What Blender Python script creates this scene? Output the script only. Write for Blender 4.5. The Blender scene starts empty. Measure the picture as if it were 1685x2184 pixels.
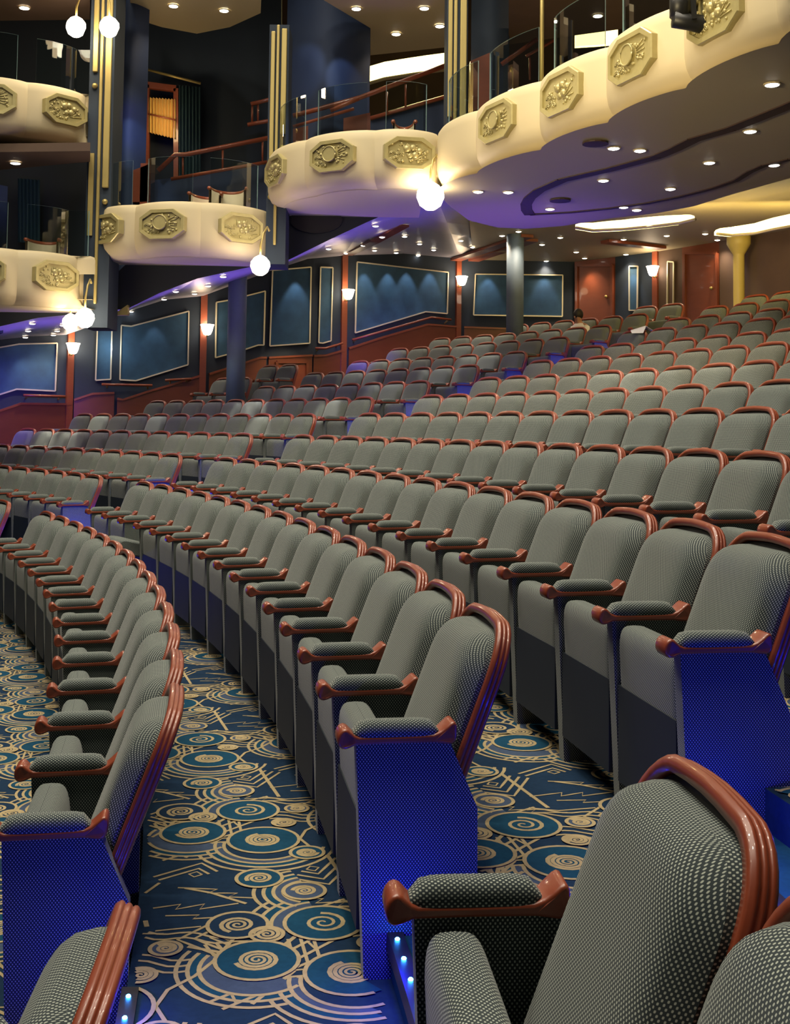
import bpy, math, random
from mathutils import Vector, Matrix
random.seed(7)
sc = bpy.context.scene
COL = sc.collection
PI = math.pi
sin, cos = math.sin, math.cos
Z0 = 1.672                      # height of the eye over the lowest tread; built eye-relative, lifted at the end
CX, CY = -20.7784, 0.1567       # centre of the curved rows
F, PT, RL, U0, V0 = 2439.85, 0.05775, 0.013134, -33.36, -322.45
W, H = 1685, 2184

# ------------------------------------------------------------------ survey of the place (sight lines -> points in space)
def ray(u, v):
    a = (u - W/2 - U0)/F; b = -(v - H/2 - V0)/F
    cr, sr = cos(RL), sin(RL)
    x = a*cr - b*sr; Z = a*sr + b*cr
    c, s = cos(PT), sin(PT)
    return (x, c - s*Z, s + c*Z)
def onz(u, v, z):
    r = ray(u, v); t = z/r[2]; return (r[0]*t, r[1]*t, z)
def ony(u, v, y):
    r = ray(u, v); t = y/r[1]; return (r[0]*t, y, r[2]*t)
def onplane(u, v, p, n):
    r = Vector(ray(u, v)); p = Vector(p); n = Vector(n)
    return tuple(r*(p.dot(n)/r.dot(n)))
def pol(R, th, z): return (CX + R*cos(th), CY + R*sin(th), z)
def polof(p): return math.hypot(p[0]-CX, p[1]-CY), math.atan2(p[1]-CY, p[0]-CX)

# ------------------------------------------------------------------ materials
def mat(name, col, rough=.6, metal=0., emit=None, estr=0., noise=0., nscale=8., spec=.5, coat=0.):
    m = bpy.data.materials.new(name); m.use_nodes = True
    nt = m.node_tree; b = nt.nodes['Principled BSDF']
    b.inputs['Base Color'].default_value = (*col, 1)
    b.inputs['Roughness'].default_value = rough
    b.inputs['Metallic'].default_value = metal
    b.inputs['Specular IOR Level'].default_value = spec
    if coat: b.inputs['Coat Weight'].default_value = coat
    if emit:
        b.inputs['Emission Color'].default_value = (*emit, 1); b.inputs['Emission Strength'].default_value = estr
    if noise:
        tc = nt.nodes.new('ShaderNodeTexCoord'); nz = nt.nodes.new('ShaderNodeTexNoise')
        nz.inputs['Scale'].default_value = nscale; nz.inputs['Detail'].default_value = 4
        mx = nt.nodes.new('ShaderNodeMix'); mx.data_type = 'RGBA'
        mx.inputs['A'].default_value = (*[c*(1-noise) for c in col], 1)
        mx.inputs['B'].default_value = (*[min(1, c*(1+noise)) for c in col], 1)
        nt.links.new(tc.outputs['Object'], nz.inputs['Vector'])
        nt.links.new(nz.outputs['Fac'], mx.inputs['Factor'])
        nt.links.new(mx.outputs['Result'], b.inputs['Base Color'])
    return m
def wood(name, c1, c2, rough=.35, scale=(3, 3, 40), coat=.3):
    m = mat(name, c1, rough, coat=coat); nt = m.node_tree; b = nt.nodes['Principled BSDF']
    tc = nt.nodes.new('ShaderNodeTexCoord'); mp = nt.nodes.new('ShaderNodeMapping'); mp.inputs['Scale'].default_value = scale
    nz = nt.nodes.new('ShaderNodeTexNoise'); nz.inputs['Scale'].default_value = 1.5; nz.inputs['Detail'].default_value = 5
    mx = nt.nodes.new('ShaderNodeMix'); mx.data_type = 'RGBA'
    mx.inputs['A'].default_value = (*c1, 1); mx.inputs['B'].default_value = (*c2, 1)
    nt.links.new(tc.outputs['Object'], mp.inputs['Vector']); nt.links.new(mp.outputs['Vector'], nz.inputs['Vector'])
    nt.links.new(nz.outputs['Fac'], mx.inputs['Factor']); nt.links.new(mx.outputs['Result'], b.inputs['Base Color'])
    return m
def fabric(name, dark, light, pitch=.0085, thr=.12):
    """dark upholstery with a diamond lattice of pale woven dots, laid out in the cloth's own UV metres"""
    m = mat(name, dark, .85, spec=.25); nt = m.node_tree; b = nt.nodes['Principled BSDF']
    uv = nt.nodes.new('ShaderNodeUVMap'); sp = nt.nodes.new('ShaderNodeSeparateXYZ')
    nt.links.new(uv.outputs['UV'], sp.inputs['Vector'])
    outs = []
    for ax in ('X', 'Y'):
        mu = nt.nodes.new('ShaderNodeMath'); mu.operation = 'MULTIPLY'; mu.inputs[1].default_value = 2*PI/(pitch if ax == 'X' else pitch*1.25)
        si = nt.nodes.new('ShaderNodeMath'); si.operation = 'SINE'
        nt.links.new(sp.outputs[ax], mu.inputs[0]); nt.links.new(mu.outputs[0], si.inputs[0]); outs.append(si)
    pr = nt.nodes.new('ShaderNodeMath'); pr.operation = 'MULTIPLY'
    nt.links.new(outs[0].outputs[0], pr.inputs[0]); nt.links.new(outs[1].outputs[0], pr.inputs[1])
    mr = nt.nodes.new('ShaderNodeMapRange'); mr.inputs['From Min'].default_value = thr; mr.inputs['From Max'].default_value = thr+.35
    nt.links.new(pr.outputs[0], mr.inputs['Value'])
    mx = nt.nodes.new('ShaderNodeMix'); mx.data_type = 'RGBA'
    mx.inputs['A'].default_value = (*dark, 1); mx.inputs['B'].default_value = (*light, 1)
    nt.links.new(mr.outputs['Result'], mx.inputs['Factor']); nt.links.new(mx.outputs['Result'], b.inputs['Base Color'])
    b.inputs['Sheen Weight'].default_value = .15
    return m
def glassmat(name):
    m = bpy.data.materials.new(name); m.use_nodes = True; nt = m.node_tree
    for n in list(nt.nodes): nt.nodes.remove(n)
    o = nt.nodes.new('ShaderNodeOutputMaterial'); t = nt.nodes.new('ShaderNodeBsdfTransparent'); g = nt.nodes.new('ShaderNodeBsdfGlossy')
    t.inputs['Color'].default_value = (.9, .96, .95, 1); g.inputs['Roughness'].default_value = .02
    mx = nt.nodes.new('ShaderNodeMixShader'); fr = nt.nodes.new('ShaderNodeFresnel'); fr.inputs['IOR'].default_value = 1.5
    ml = nt.nodes.new('ShaderNodeMath'); ml.operation = 'MULTIPLY'; ml.inputs[1].default_value = .45; nt.links.new(fr.outputs[0], ml.inputs[0]); nt.links.new(ml.outputs[0], mx.inputs[0]); nt.links.new(t.outputs[0], mx.inputs[1]); nt.links.new(g.outputs[0], mx.inputs[2])
    nt.links.new(mx.outputs[0], o.inputs[0]); return m

M = dict(
 fabric=fabric('seat_fabric', (.026, .038, .043), (.41, .45, .395), thr=.22),
 board=mat('seat_board', (.010, .018, .030), .7),
 shell=mat('seat_shell', (.012, .014, .018), .6),
 redwood=wood('armrest_wood', (.20, .038, .016), (.27, .058, .024), .36, (8, 8, 60), .25),
 navy=mat('carpet_navy', (.010, .028, .062), .95, spec=.1, noise=.25, nscale=60),
 teal=mat('carpet_teal', (.008, .052, .10), .95, spec=.1, noise=.25, nscale=60),
 slate=mat('carpet_slate', (.05, .075, .13), .95, spec=.1, noise=.25, nscale=60),
 tan=mat('carpet_tan', (.38, .30, .165), .95, spec=.1, noise=.25, nscale=50),
 cream=mat('cream_plaster', (.56, .47, .29), .6),
 gilt=mat('gilt_plaster', (.42, .36, .16), .36, .3, noise=.15, nscale=20),
 gold=mat('gold_strip', (.46, .36, .13), .42, .5),
 wallnavy=mat('wall_navy', (.020, .032, .052), .8, noise=.2, nscale=3),
 panelblue=mat('panel_blue', (.030, .085, .155), .85, noise=.45, nscale=5),
 frame=mat('panel_frame_gold', (.72, .66, .5), .35, .3),
 walnut=wood('wall_wood', (.15, .035, .014), (.20, .05, .02), .4, (3, 3, 10), .15),
 railwood=wood('rail_wood', (.22, .050, .022), (.28, .072, .032), .35, (8, 8, 30), .3),
 ceil=mat('ceiling_paint', (.46, .385, .24), .55),
 ceilside=mat('ceiling_side_paint', (.46, .43, .50), .35),
 groove=mat('ceiling_groove', (.05, .025, .018), .6),
 dark=mat('dark_paint', (.012, .016, .022), .7),
 bay=mat('bay_navy', (.010, .018, .030), .8, noise=.2, nscale=3),
 black=mat('black_metal', (.008, .008, .008), .45),
 column=mat('column_paint', (.17, .23, .30), .6, noise=.15, nscale=6),
 ycolumn=mat('column_cove_lit', (.60, .47, .12), .45),  # yellow of the cove light is put into the column's colour
 curtgold=mat('curtain_gold', (.72, .46, .12), .8),
 curtteal=mat('curtain_teal', (.012, .04, .055), .85),
 pier=mat('pier_blue', (.018, .034, .085), .7, noise=.15, nscale=4),
 brown=mat('brown_wall', (.10, .06, .04), .7, noise=.2, nscale=3),
 glass=glassmat('balustrade_glass'), glassedge=mat('glass_edge', (.34, .46, .47), .25),
 lamp=mat('lamp_glass', (1, .95, .85), .4, emit=(1, .86, .62), estr=26),
 bowl=mat('sconce_glass', (1, .95, .85), .4, emit=(1, .84, .62), estr=14),
 down=mat('downlight_lens', (1, 1, 1), .4, emit=(1, .93, .82), estr=11),
 cove=mat('cove_lit_recess', (1, .9, .6), .4, emit=(1, .80, .30), estr=4),  # glowing band stands in for the lit recess surface
 led=mat('led_blue', (.05, .2, 1), .4, emit=(.03, .28, 1), estr=60),
 leatherc=mat('chair_tan', (.45, .36, .24), .7),
 skin=mat('skin', (.42, .22, .15), .55), hair=mat('hair_dark', (.012, .008, .006), .6), shirt=mat('white_shirt', (.75, .75, .75), .8), dkcloth=mat('dark_cloth', (.03, .03, .04), .8),
 paper=mat('paper', (.85, .85, .88), .6),
)

# ------------------------------------------------------------------ mesh helpers
class MB:
    def __init__(s): s.v = []; s.f = []; s.m = []; s.uvv = {}
    def add(s, vs, fs, mi=0):
        o = len(s.v); s.v += [tuple(v) for v in vs]
        s.f += [tuple(i+o for i in f) for f in fs]; s.m += [mi]*len(fs); return s
    def uvgrid(s, rows, wrap=False, off=(0, 0)):
        """a grid that carries its own cloth lengths as UV (metres along and across)"""
        o = len(s.v)
        if wrap: rows = [list(r)+[r[0]] for r in rows]
        s.grid(rows); n = len(rows[0]); mid = n//2; V_ = 0
        for i, r in enumerate(rows):
            if i: V_ += math.dist(r[mid], rows[i-1][mid])
            c = [0]
            for j in range(1, n): c.append(c[-1]+math.dist(r[j], r[j-1]))
            for j in range(n): s.uvv[o+i*n+j] = (c[j]-c[mid]+off[0], V_+off[1])
        return s
    def uvcap(s, pts, ax=(1, 2)):
        o = len(s.v); s.poly(pts)
        for k, p in enumerate(pts): s.uvv[o+k] = (p[ax[0]], p[ax[1]])
        return s
    def box(s, a, b, mi=0):
        x0, y0, z0 = a; x1, y1, z1 = b
        return s.add([(x0,y0,z0),(x1,y0,z0),(x1,y1,z0),(x0,y1,z0),(x0,y0,z1),(x1,y0,z1),(x1,y1,z1),(x0,y1,z1)],
                     [(0,3,2,1),(4,5,6,7),(0,1,5,4),(1,2,6,5),(2,3,7,6),(3,0,4,7)], mi)
    def grid(s, rows, closed=False, mi=0, capa=False, capb=False):
        n = len(rows[0]); vs = [p for r in rows for p in r]; fs = []
        for i in range(len(rows)-1):
            for j in range(n if closed else n-1):
                k = (j+1) % n; fs.append((i*n+j, i*n+k, (i+1)*n+k, (i+1)*n+j))
        if capa: fs.append(tuple(range(n-1, -1, -1)))
        if capb: fs.append(tuple((len(rows)-1)*n+j for j in range(n)))
        return s.add(vs, fs, mi)
    def tube(s, pts, r, n=8, mi=0):
        pts = [Vector(p) for p in pts]; rows = []
        for i, p in enumerate(pts):
            t = (pts[min(i+1, len(pts)-1)] - pts[max(i-1, 0)]).normalized()
            up = Vector((0,0,1)) if abs(t.z) < .95 else Vector((1,0,0))
            a = t.cross(up).normalized(); b = a.cross(t)
            rr = r[i] if isinstance(r, (list, tuple)) else r
            rows.append([tuple(p + a*(rr*cos(2*PI*k/n)) + b*(rr*sin(2*PI*k/n))) for k in range(n)])
        return s.grid(rows, True, mi, True, True)
    def bar(s, p, q, w, h, n=(0,0,1), mi=0):
        p, q = Vector(p), Vector(q); t = (q-p).normalized(); n = Vector(n); a = t.cross(n).normalized()*(w/2); b = n.normalized()*(h/2)
        vs = [p-a-b, p+a-b, p+a+b, p-a+b, q-a-b, q+a-b, q+a+b, q-a+b]
        return s.add(vs, [(0,3,2,1),(4,5,6,7),(0,1,5,4),(1,2,6,5),(2,3,7,6),(3,0,4,7)], mi)
    def lathe(s, prof, c=(0,0,0), n=16, mi=0):
        rows = [[(c[0]+r*cos(2*PI*k/n), c[1]+r*sin(2*PI*k/n), c[2]+z) for k in range(n)] for r, z in prof]
        return s.grid(rows, True, mi, True, True)
    def sphere(s, c, r, n=12, m=8, sc_=(1,1,1), mi=0):
        rows = []
        for i in range(m+1):
            a = -PI/2 + PI*i/m; a = max(-PI/2+.02, min(PI/2-.02, a))
            rows.append([(c[0]+r*sc_[0]*cos(a)*cos(2*PI*k/n), c[1]+r*sc_[1]*cos(a)*sin(2*PI*k/n), c[2]+r*sc_[2]*sin(a)) for k in range(n)])
        return s.grid(rows, True, mi, True, True)
    def poly(s, pts, mi=0): return s.add(pts, [tuple(range(len(pts)))], mi)
    def prism(s, pts, d, mi=0):
        """polygon pts pushed along vector d"""
        n = len(pts); d = Vector(d); b = [tuple(Vector(p)+d) for p in pts]
        fs = [tuple(range(n-1, -1, -1)), tuple(range(n, 2*n))] + [(i, (i+1)%n, n+(i+1)%n, n+i) for i in range(n)]
        return s.add(list(pts)+b, fs, mi)
    def mesh(s, name, mats, smooth=False, uvbox=False, org=(0,0,0)):
        me = bpy.data.meshes.new(name)
        me.from_pydata([(v[0]-org[0], v[1]-org[1], v[2]-org[2]) for v in s.v], [], s.f)
        for m_ in (mats if isinstance(mats, (list, tuple)) else [mats]): me.materials.append(m_)
        if any(s.m): me.polygons.foreach_set('material_index', s.m)
        if smooth: me.polygons.foreach_set('use_smooth', [True]*len(s.f))
        me.update()
        if s.uvv:
            ul = me.uv_layers.new(name='UVMap'); vi = [l.vertex_index for l in me.loops]
            ul.data.foreach_set('uv', [c for i in vi for c in s.uvv.get(i, (0, 0))])
        elif uvbox:
            ul = me.uv_layers.new(name='UVMap')
            for p in me.polygons:
                n = p.normal; ax = max(range(3), key=lambda i: abs(n[i])) if uvbox is True else uvbox-1
                for li in p.loop_indices:
                    c = me.vertices[me.loops[li].vertex_index].co
                    ul.data[li].uv = ((c[1], c[2]), (c[0], c[2]), (c[0], c[1]))[ax]
        return me
def link(name, me, parent=None, loc=(0,0,0), rz=0, rot=None):
    o = bpy.data.objects.new(name, me); COL.objects.link(o); o.location = loc
    o.rotation_euler = rot or (0, 0, rz)
    if parent: o.parent = parent
    return o
def build(mb, name, m, parent=None, smooth=False, org=(0,0,0), uvbox=False, bevel=0):
    """links the collected shapes as ONE mesh object; org is its base point (parent frames are pure translations here)"""
    base = Vector(parent['base']) if parent is not None and 'base' in parent else Vector((0,0,0))
    o = link(name, mb.mesh(name, m, smooth, uvbox, org), parent, tuple(Vector(org)-base))
    if bevel:
        bv = o.modifiers.new('bevel', 'BEVEL'); bv.width = bevel; bv.segments = 2; bv.limit_method = 'ANGLE'
    return o
def tag(o, label=None, cat=None, group=None, kind=None):
    for k, v in (('label', label), ('category', cat), ('group', group), ('kind', kind)):
        if v: o[k] = v
    return o
def thing(name, label, cat, loc=(0,0,0), group=None, kind=None):
    o = link(name, None, None, loc); o['base'] = tuple(loc); return tag(o, label, cat, group, kind)
def struct(mb, name, m, smooth=False, label=None, cat=None):
    o = build(mb, name, m, None, smooth); return tag(o, label, cat, None, 'structure')
ORD = 'zeroth first second third fourth fifth sixth seventh eighth ninth tenth eleventh twelfth thirteenth fourteenth fifteenth sixteenth seventeenth eighteenth'.split()

def light(kind, loc, energy, col=(1,.85,.65), size=.1, to=None, spot=None, blend=.5, sy=None):
    L = bpy.data.lights.new('lamp_or_fill', kind); L.energy = energy; L.color = col
    if kind == 'AREA':
        L.size = size
        if sy: L.shape = 'RECTANGLE'; L.size_y = sy
    else: L.shadow_soft_size = size
    if spot: L.spot_size = spot; L.spot_blend = blend
    o = bpy.data.objects.new('lamp_or_fill', L); COL.objects.link(o); o.location = loc
    if to is not None: o.rotation_euler = (Vector(to)-Vector(loc)).to_track_quat('-Z', 'Y').to_euler()
    return o

# ------------------------------------------------------------------ the rows: R of the arm knobs, tread height, (theta of first arm, pitch, seats) per block
ROWS = {
 1: dict(R=19.976, z=-1.672, near=(.1438, .54, 14), far=(.5698, .54, 2)),
 2: dict(R=20.878, z=-1.427, near=(.1393, .54, 15), far=(.5675, .547, 7)),
 3: dict(R=21.781, z=-1.214, near=(.1410, .54, 16), far=(.5721, .5308, 11)),
 4: dict(R=22.600, z=-.986, near=(.1388, .5286, 17), far=(.5708, .5227, 12)),
 5: dict(R=23.420, z=-.751, near=(0.1765, .5317, 16), far=(.5724, .5169, 12)),
 6: dict(R=24.400, z=-.528, near=(0.2464, .5305, 14), far=(.5846, .5097, 11)),
 7: dict(R=25.290, z=-.296, near=(0.3016, .5336, 12), far=(.5872, .5139, 8)),
 8: dict(R=26.190, z=-.051, near=(0.3382, .5267, 11), far=(.5922, .5057, 8)),
 9: dict(R=27.110, z=.178, near=(0.3873, .5272, 9), far=(.5958, .5068, 8)),
 10: dict(R=27.990, z=.433, near=(0.4149, .5321, 8), far=(.5992, .5107, 8)),
 11: dict(R=28.910, z=.662, near=(0.4415, .5290, 7), far=(.6016, .5076, 8)),
 12: dict(R=29.930, z=.917, near=(0.4872, .5351, 5), far=(.6087, .5165, 6)),
 13: dict(R=30.850, z=1.150, near=(0.5082, .5351, 4), far=(.6112, .54, 2)),
}
EDGE = {r: ROWS[r]['R']-.52 for r in ROWS}      # riser in front of each tread
EDGE[1] = 17.0; EDGE[14] = 31.72
ROWZ = {r: ROWS[r]['z'] for r in ROWS}; ROWZ[14] = 1.15
HALF = {3: 21.03, 4: 21.87}
for r in range(5, 14): HALF[r] = EDGE[r]-.27
AISLES = [(.0925, .1385), (.5285, .5640)]
def aisle_range(a, r):
    if a == 0: return AISLES[0]
    t0 = ROWS[r]['near'][0] + ROWS[r]['near'][1]*ROWS[r]['near'][2]/(ROWS[r]['R']+.3)
    return (t0+.004, ROWS[r]['far'][0]-.004)

def build_floor():
    mb = MB(); N = 70; T0, T1 = -.32, 1.06
    ths = [T0+(T1-T0)*i/N for i in range(N+1)]
    for r in range(1, 15):
        R0 = EDGE[r]; R1 = EDGE.get(r+1, 34.5); z = ROWZ[r]
        mb.grid([[pol(R0, t, z) for t in ths], [pol(R1, t, z) for t in ths]])
        if r > 1: mb.grid([[pol(R0, t, ROWZ[r-1]) for t in ths], [pol(R0, t, z) for t in ths]])
    for r in range(3, 14):
        for a in (0, 1):
            t0, t1 = aisle_range(a, r); zz = (ROWZ[r-1]+ROWZ[r])/2
            tt = [t0+(t1-t0)*i/4 for i in range(5)]; Rh = HALF[r]
            rows = [[pol(Rh, t, ROWZ[r-1]) for t in tt], [pol(Rh, t, zz) for t in tt], [pol(EDGE[r], t, zz) for t in tt]]
            mb.grid(rows, mi=2)
            for t in (t0, t1):
                mb.poly([pol(Rh, t, ROWZ[r-1]), pol(EDGE[r], t, ROWZ[r-1]), pol(EDGE[r], t, zz), pol(Rh, t, zz)])
    carpet_pattern(mb)
    return struct(mb, 'floor', [M['navy'], M['tan'], M['teal'], M['slate']])

# ---- the art-deco carpet: spirals in discs, fans of arcs, chevrons, bolts and waves, repeated over the treads
def floor_z(x, y):
    R, t = polof((x, y))
    if R < 18.6 or R > 24.2: return None
    for r in range(5, 0, -1):
        if R >= EDGE[r]:
            if R - EDGE[r] < .012: return None
            z = ROWZ[r]
            if r+1 in HALF and AISLES[0][0] < t < AISLES[0][1] and R > HALF[r+1]-.03: return None
            if r+1 in EDGE and EDGE[r+1]-R < .02: return None
            return z
    return None
def carpet_pattern(mb):
    fp = lambda u, v: onz(u, v, -1.427)[:2]
    def arc(c, r, a0, a1, n): return [(c[0]+r*cos(a0+(a1-a0)*i/n), c[1]+r*sin(a0+(a1-a0)*i/n)) for i in range(n+1)]
    E = []     # (layer, kind, points, width, material)
    def line(pts, w=.011, l=1, m=1): E.append((l, 'l', pts, w, m))
    def disc(c, r, l, m): E.append((l, 'd', arc(c, r, 0, 2*PI, 22)[:-1], 0, m))
    def spiral(c, r, turns, l, w=.010, a=0., s=1):
        n = int(turns*16); pts = []; ws = []
        for i in range(n+1):
            f = i/n; rr = r*(.06+.94*f); an = a+s*2*PI*turns*f
            pts.append((c[0]+rr*cos(an), c[1]+rr*sin(an))); ws.append(w*(.55+.6*f))
        E.append((l, 'l', pts, ws, 1))
    def medal(u, v, ring, sp, turns, l=5, m=2, a=0., s=1):
        c = fp(u, v); disc(c, ring, l, m); line(arc(c, ring, 0, 2*PI, 30), .012, l+1); spiral(c, sp, turns, l+1, .012, a, s); return c
    def fan(c, radii, a0, a1, l=2):
        for k, r in enumerate(sorted(radii, reverse=True)):
            pts = arc(c, r, a0, a1, 20); E.append((l+k, 'd', [c]+pts, 0, (0, 2, 3)[k % 3])); line(pts, .012, l+k)
    ca = fp(690, 1970); fan(ca, (.15, .185, .22), 1.9, 3.6, 2)
    cb = fp(562, 1793); fan((cb[0]+.01, cb[1]-.04), (.14, .17, .2, .235), PI*.98, PI*1.98, 1)
    medal(690, 1970, .112, .064, 2.2, 8, 2, .5); medal(562, 1793, .122, .060, 4, 8, 2, 2., -1)
    c = fp(649, 1902); fan((c[0]+.02, c[1]), (.085, .115, .145, .175), 2.0, 4.4, 2)
    medal(553, 1875, .072, .042, 2.6, 8); medal(655, 1820, .056, .036, 3, 8); medal(649, 1902, .064, .037, 2.5, 8, 3)
    medal(507, 1975, .086, .05, 2.7, 8, 0); medal(569, 1995, .046, .040, 2.5, 9, 0); medal(605, 1756, .040, .034, 2.6, 8, 0); medal(633, 1726, .042, .03, 2.4, 8, 3)
    cd = fp(630, 1590); fan(cd, (.15, .18, .21), 2.7, 5.6, 1); medal(630, 1585, .112, .058, 3.6, 8, 2, 1., -1)
    L = lambda *p, **k: line([fp(*q) for q in p], **k)
    L((735,1715),(712,1740),(688,1757),(652,1772),(640,1790),(660,1806),(690,1822), l=4)
    def rot(c, an, pts): return [(c[0]+x*cos(an)-y*sin(an), c[1]+x*sin(an)+y*cos(an)) for x, y in pts]
    def chev(u, v, an, n=3, d=.032, ln=.16, sq=True):       # nested corners closing on a small square
        c = fp(u, v)
        for k in range(n): o_ = d*(k+.6); line(rot(c, an, [(-ln*.25, -o_), (o_, -o_), (o_, ln*.8)]), .010, 1)
        if sq: line(rot(c, an, [(-.03, .0), (.0, .0), (.0, .03), (-.03, .03), (-.03, .0)]), .007, 1)
    def bolt(u, v, an, sc_=1.):
        line(rot(fp(u, v), an, [(-.14*sc_, .0), (-.02*sc_, .022*sc_), (-.035*sc_, -.012*sc_), (.05*sc_, .012*sc_), (.035*sc_, -.022*sc_), (.15*sc_, .0)]), .008, 1)
    def ladder(u, v, an, ln=.3, d=.05, n=4):
        c = fp(u, v); line(rot(c, an, [(-ln/2, d/2), (ln/2, d/2)]), .011, 1); line(rot(c, an, [(-ln/2, -d/2), (ln/2, -d/2)]), .011, 1)
        for k in range(n): x = -ln/2+ln*(k+.5)/n; line(rot(c, an, [(x, -d/2), (x+.02, d/2)]), .008, 1)
    def waves(u, v, an, n=3):
        c = fp(u, v)
        for k in range(n): line(rot(c, an, [(-.2+.4*t/14, .034*k+.012*sin(t*1.1)) for t in range(15)]), .010, 1)
    chev(672, 1858, -.35, 3); chev(470, 2000, -2.2, 3); chev(715, 1745, .5, 2); chev(420, 1860, 2.3, 2); chev(610, 2050, .2, 3, .035)
    bolt(470, 1905, -.25); bolt(700, 1925, -.15); bolt(680, 1690, -.1, .8); bolt(400, 1935, .2)
    ladder(430, 1805, .75, .34); ladder(640, 2030, .9, .3)
    waves(420, 2075, -.1, 3); waves(660, 1715, -.1, 2)
    L((395,1895),(450,1905),(525,1928), l=1, w=.012); L((400,2020),(470,2032),(545,2065),(640,1990), l=1, w=.013)
    L((560,2130),(620,2030), l=1, w=.013);  L((553,1640),(595,1700), l=1, w=.014); L((560,1700),(610,1705),(680,1700), l=1, w=.008)
    L((470,1790),(395,1830), l=1, w=.012); L((400,1760),(520,1720), l=1, w=.012); L((590,1925),(650,1945),(735,1918), l=1, w=.010)
    v1, v2 = (-.325, .95), (.60, .205)
    V, Fc, Mi = mb.v, mb.f, mb.m
    def cell(pts, l, m, e):
        cx = sum(p[0] for p in pts)/len(pts); cy = sum(p[1] for p in pts)/len(pts)
        z = floor_z(cx, cy)
        if z is None: return
        for p in pts:
            if floor_z(*p) != z: return
        o = len(V); zz = z+.0006+.00035*l+e
        V.extend((p[0], p[1], zz) for p in pts); Fc.append(tuple(range(o, o+len(pts)))); Mi.append(m)
    for i in range(-3, 9):
        for j in range(-6, 5):
            dx, dy = i*v1[0]+j*v2[0], i*v1[1]+j*v2[1]
            px, py = ca[0]+dx, ca[1]+dy
            if py < 1.0 or py > 10.5 or px < -4.2 or px > 2.6: continue
            if px/py > .62 or px/py < -.55: continue
            for ei, (l, k, pts, w, m) in enumerate(E):
                e = ei*2.5e-6+((i*3+j*5) % 11)*1.4e-5
                q = [(p[0]+dx, p[1]+dy) for p in pts]
                if k == 'd':
                    ccx = sum(p[0] for p in q)/len(q); ccy = sum(p[1] for p in q)/len(q)
                    for a in range(len(q)): cell([(ccx, ccy), q[a], q[(a+1) % len(q)]], l, m, e)
                else:
                    if len(q) < 8:      # straight runs: cut into short lengths
                        qq = [q[0]]
                        for a, b in zip(q, q[1:]):
                            n = max(1, int(math.dist(a, b)/.04)); qq += [(a[0]+(b[0]-a[0])*t/n, a[1]+(b[1]-a[1])*t/n) for t in range(1, n+1)]
                        q = qq
                    S = []
                    for a in range(len(q)):
                        p0, p1 = q[max(a-1, 0)], q[min(a+1, len(q)-1)]; tx, ty = p1[0]-p0[0], p1[1]-p0[1]; tl = math.hypot(tx, ty) or 1
                        ww = (w[a] if isinstance(w, list) else w)/2; S.append(((q[a][0]-ty/tl*ww, q[a][1]+tx/tl*ww), (q[a][0]+ty/tl*ww, q[a][1]-tx/tl*ww)))
                    for a, b in zip(S, S[1:]): cell([a[1], b[1], b[0], a[0]], l+.5, m, e)

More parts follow.
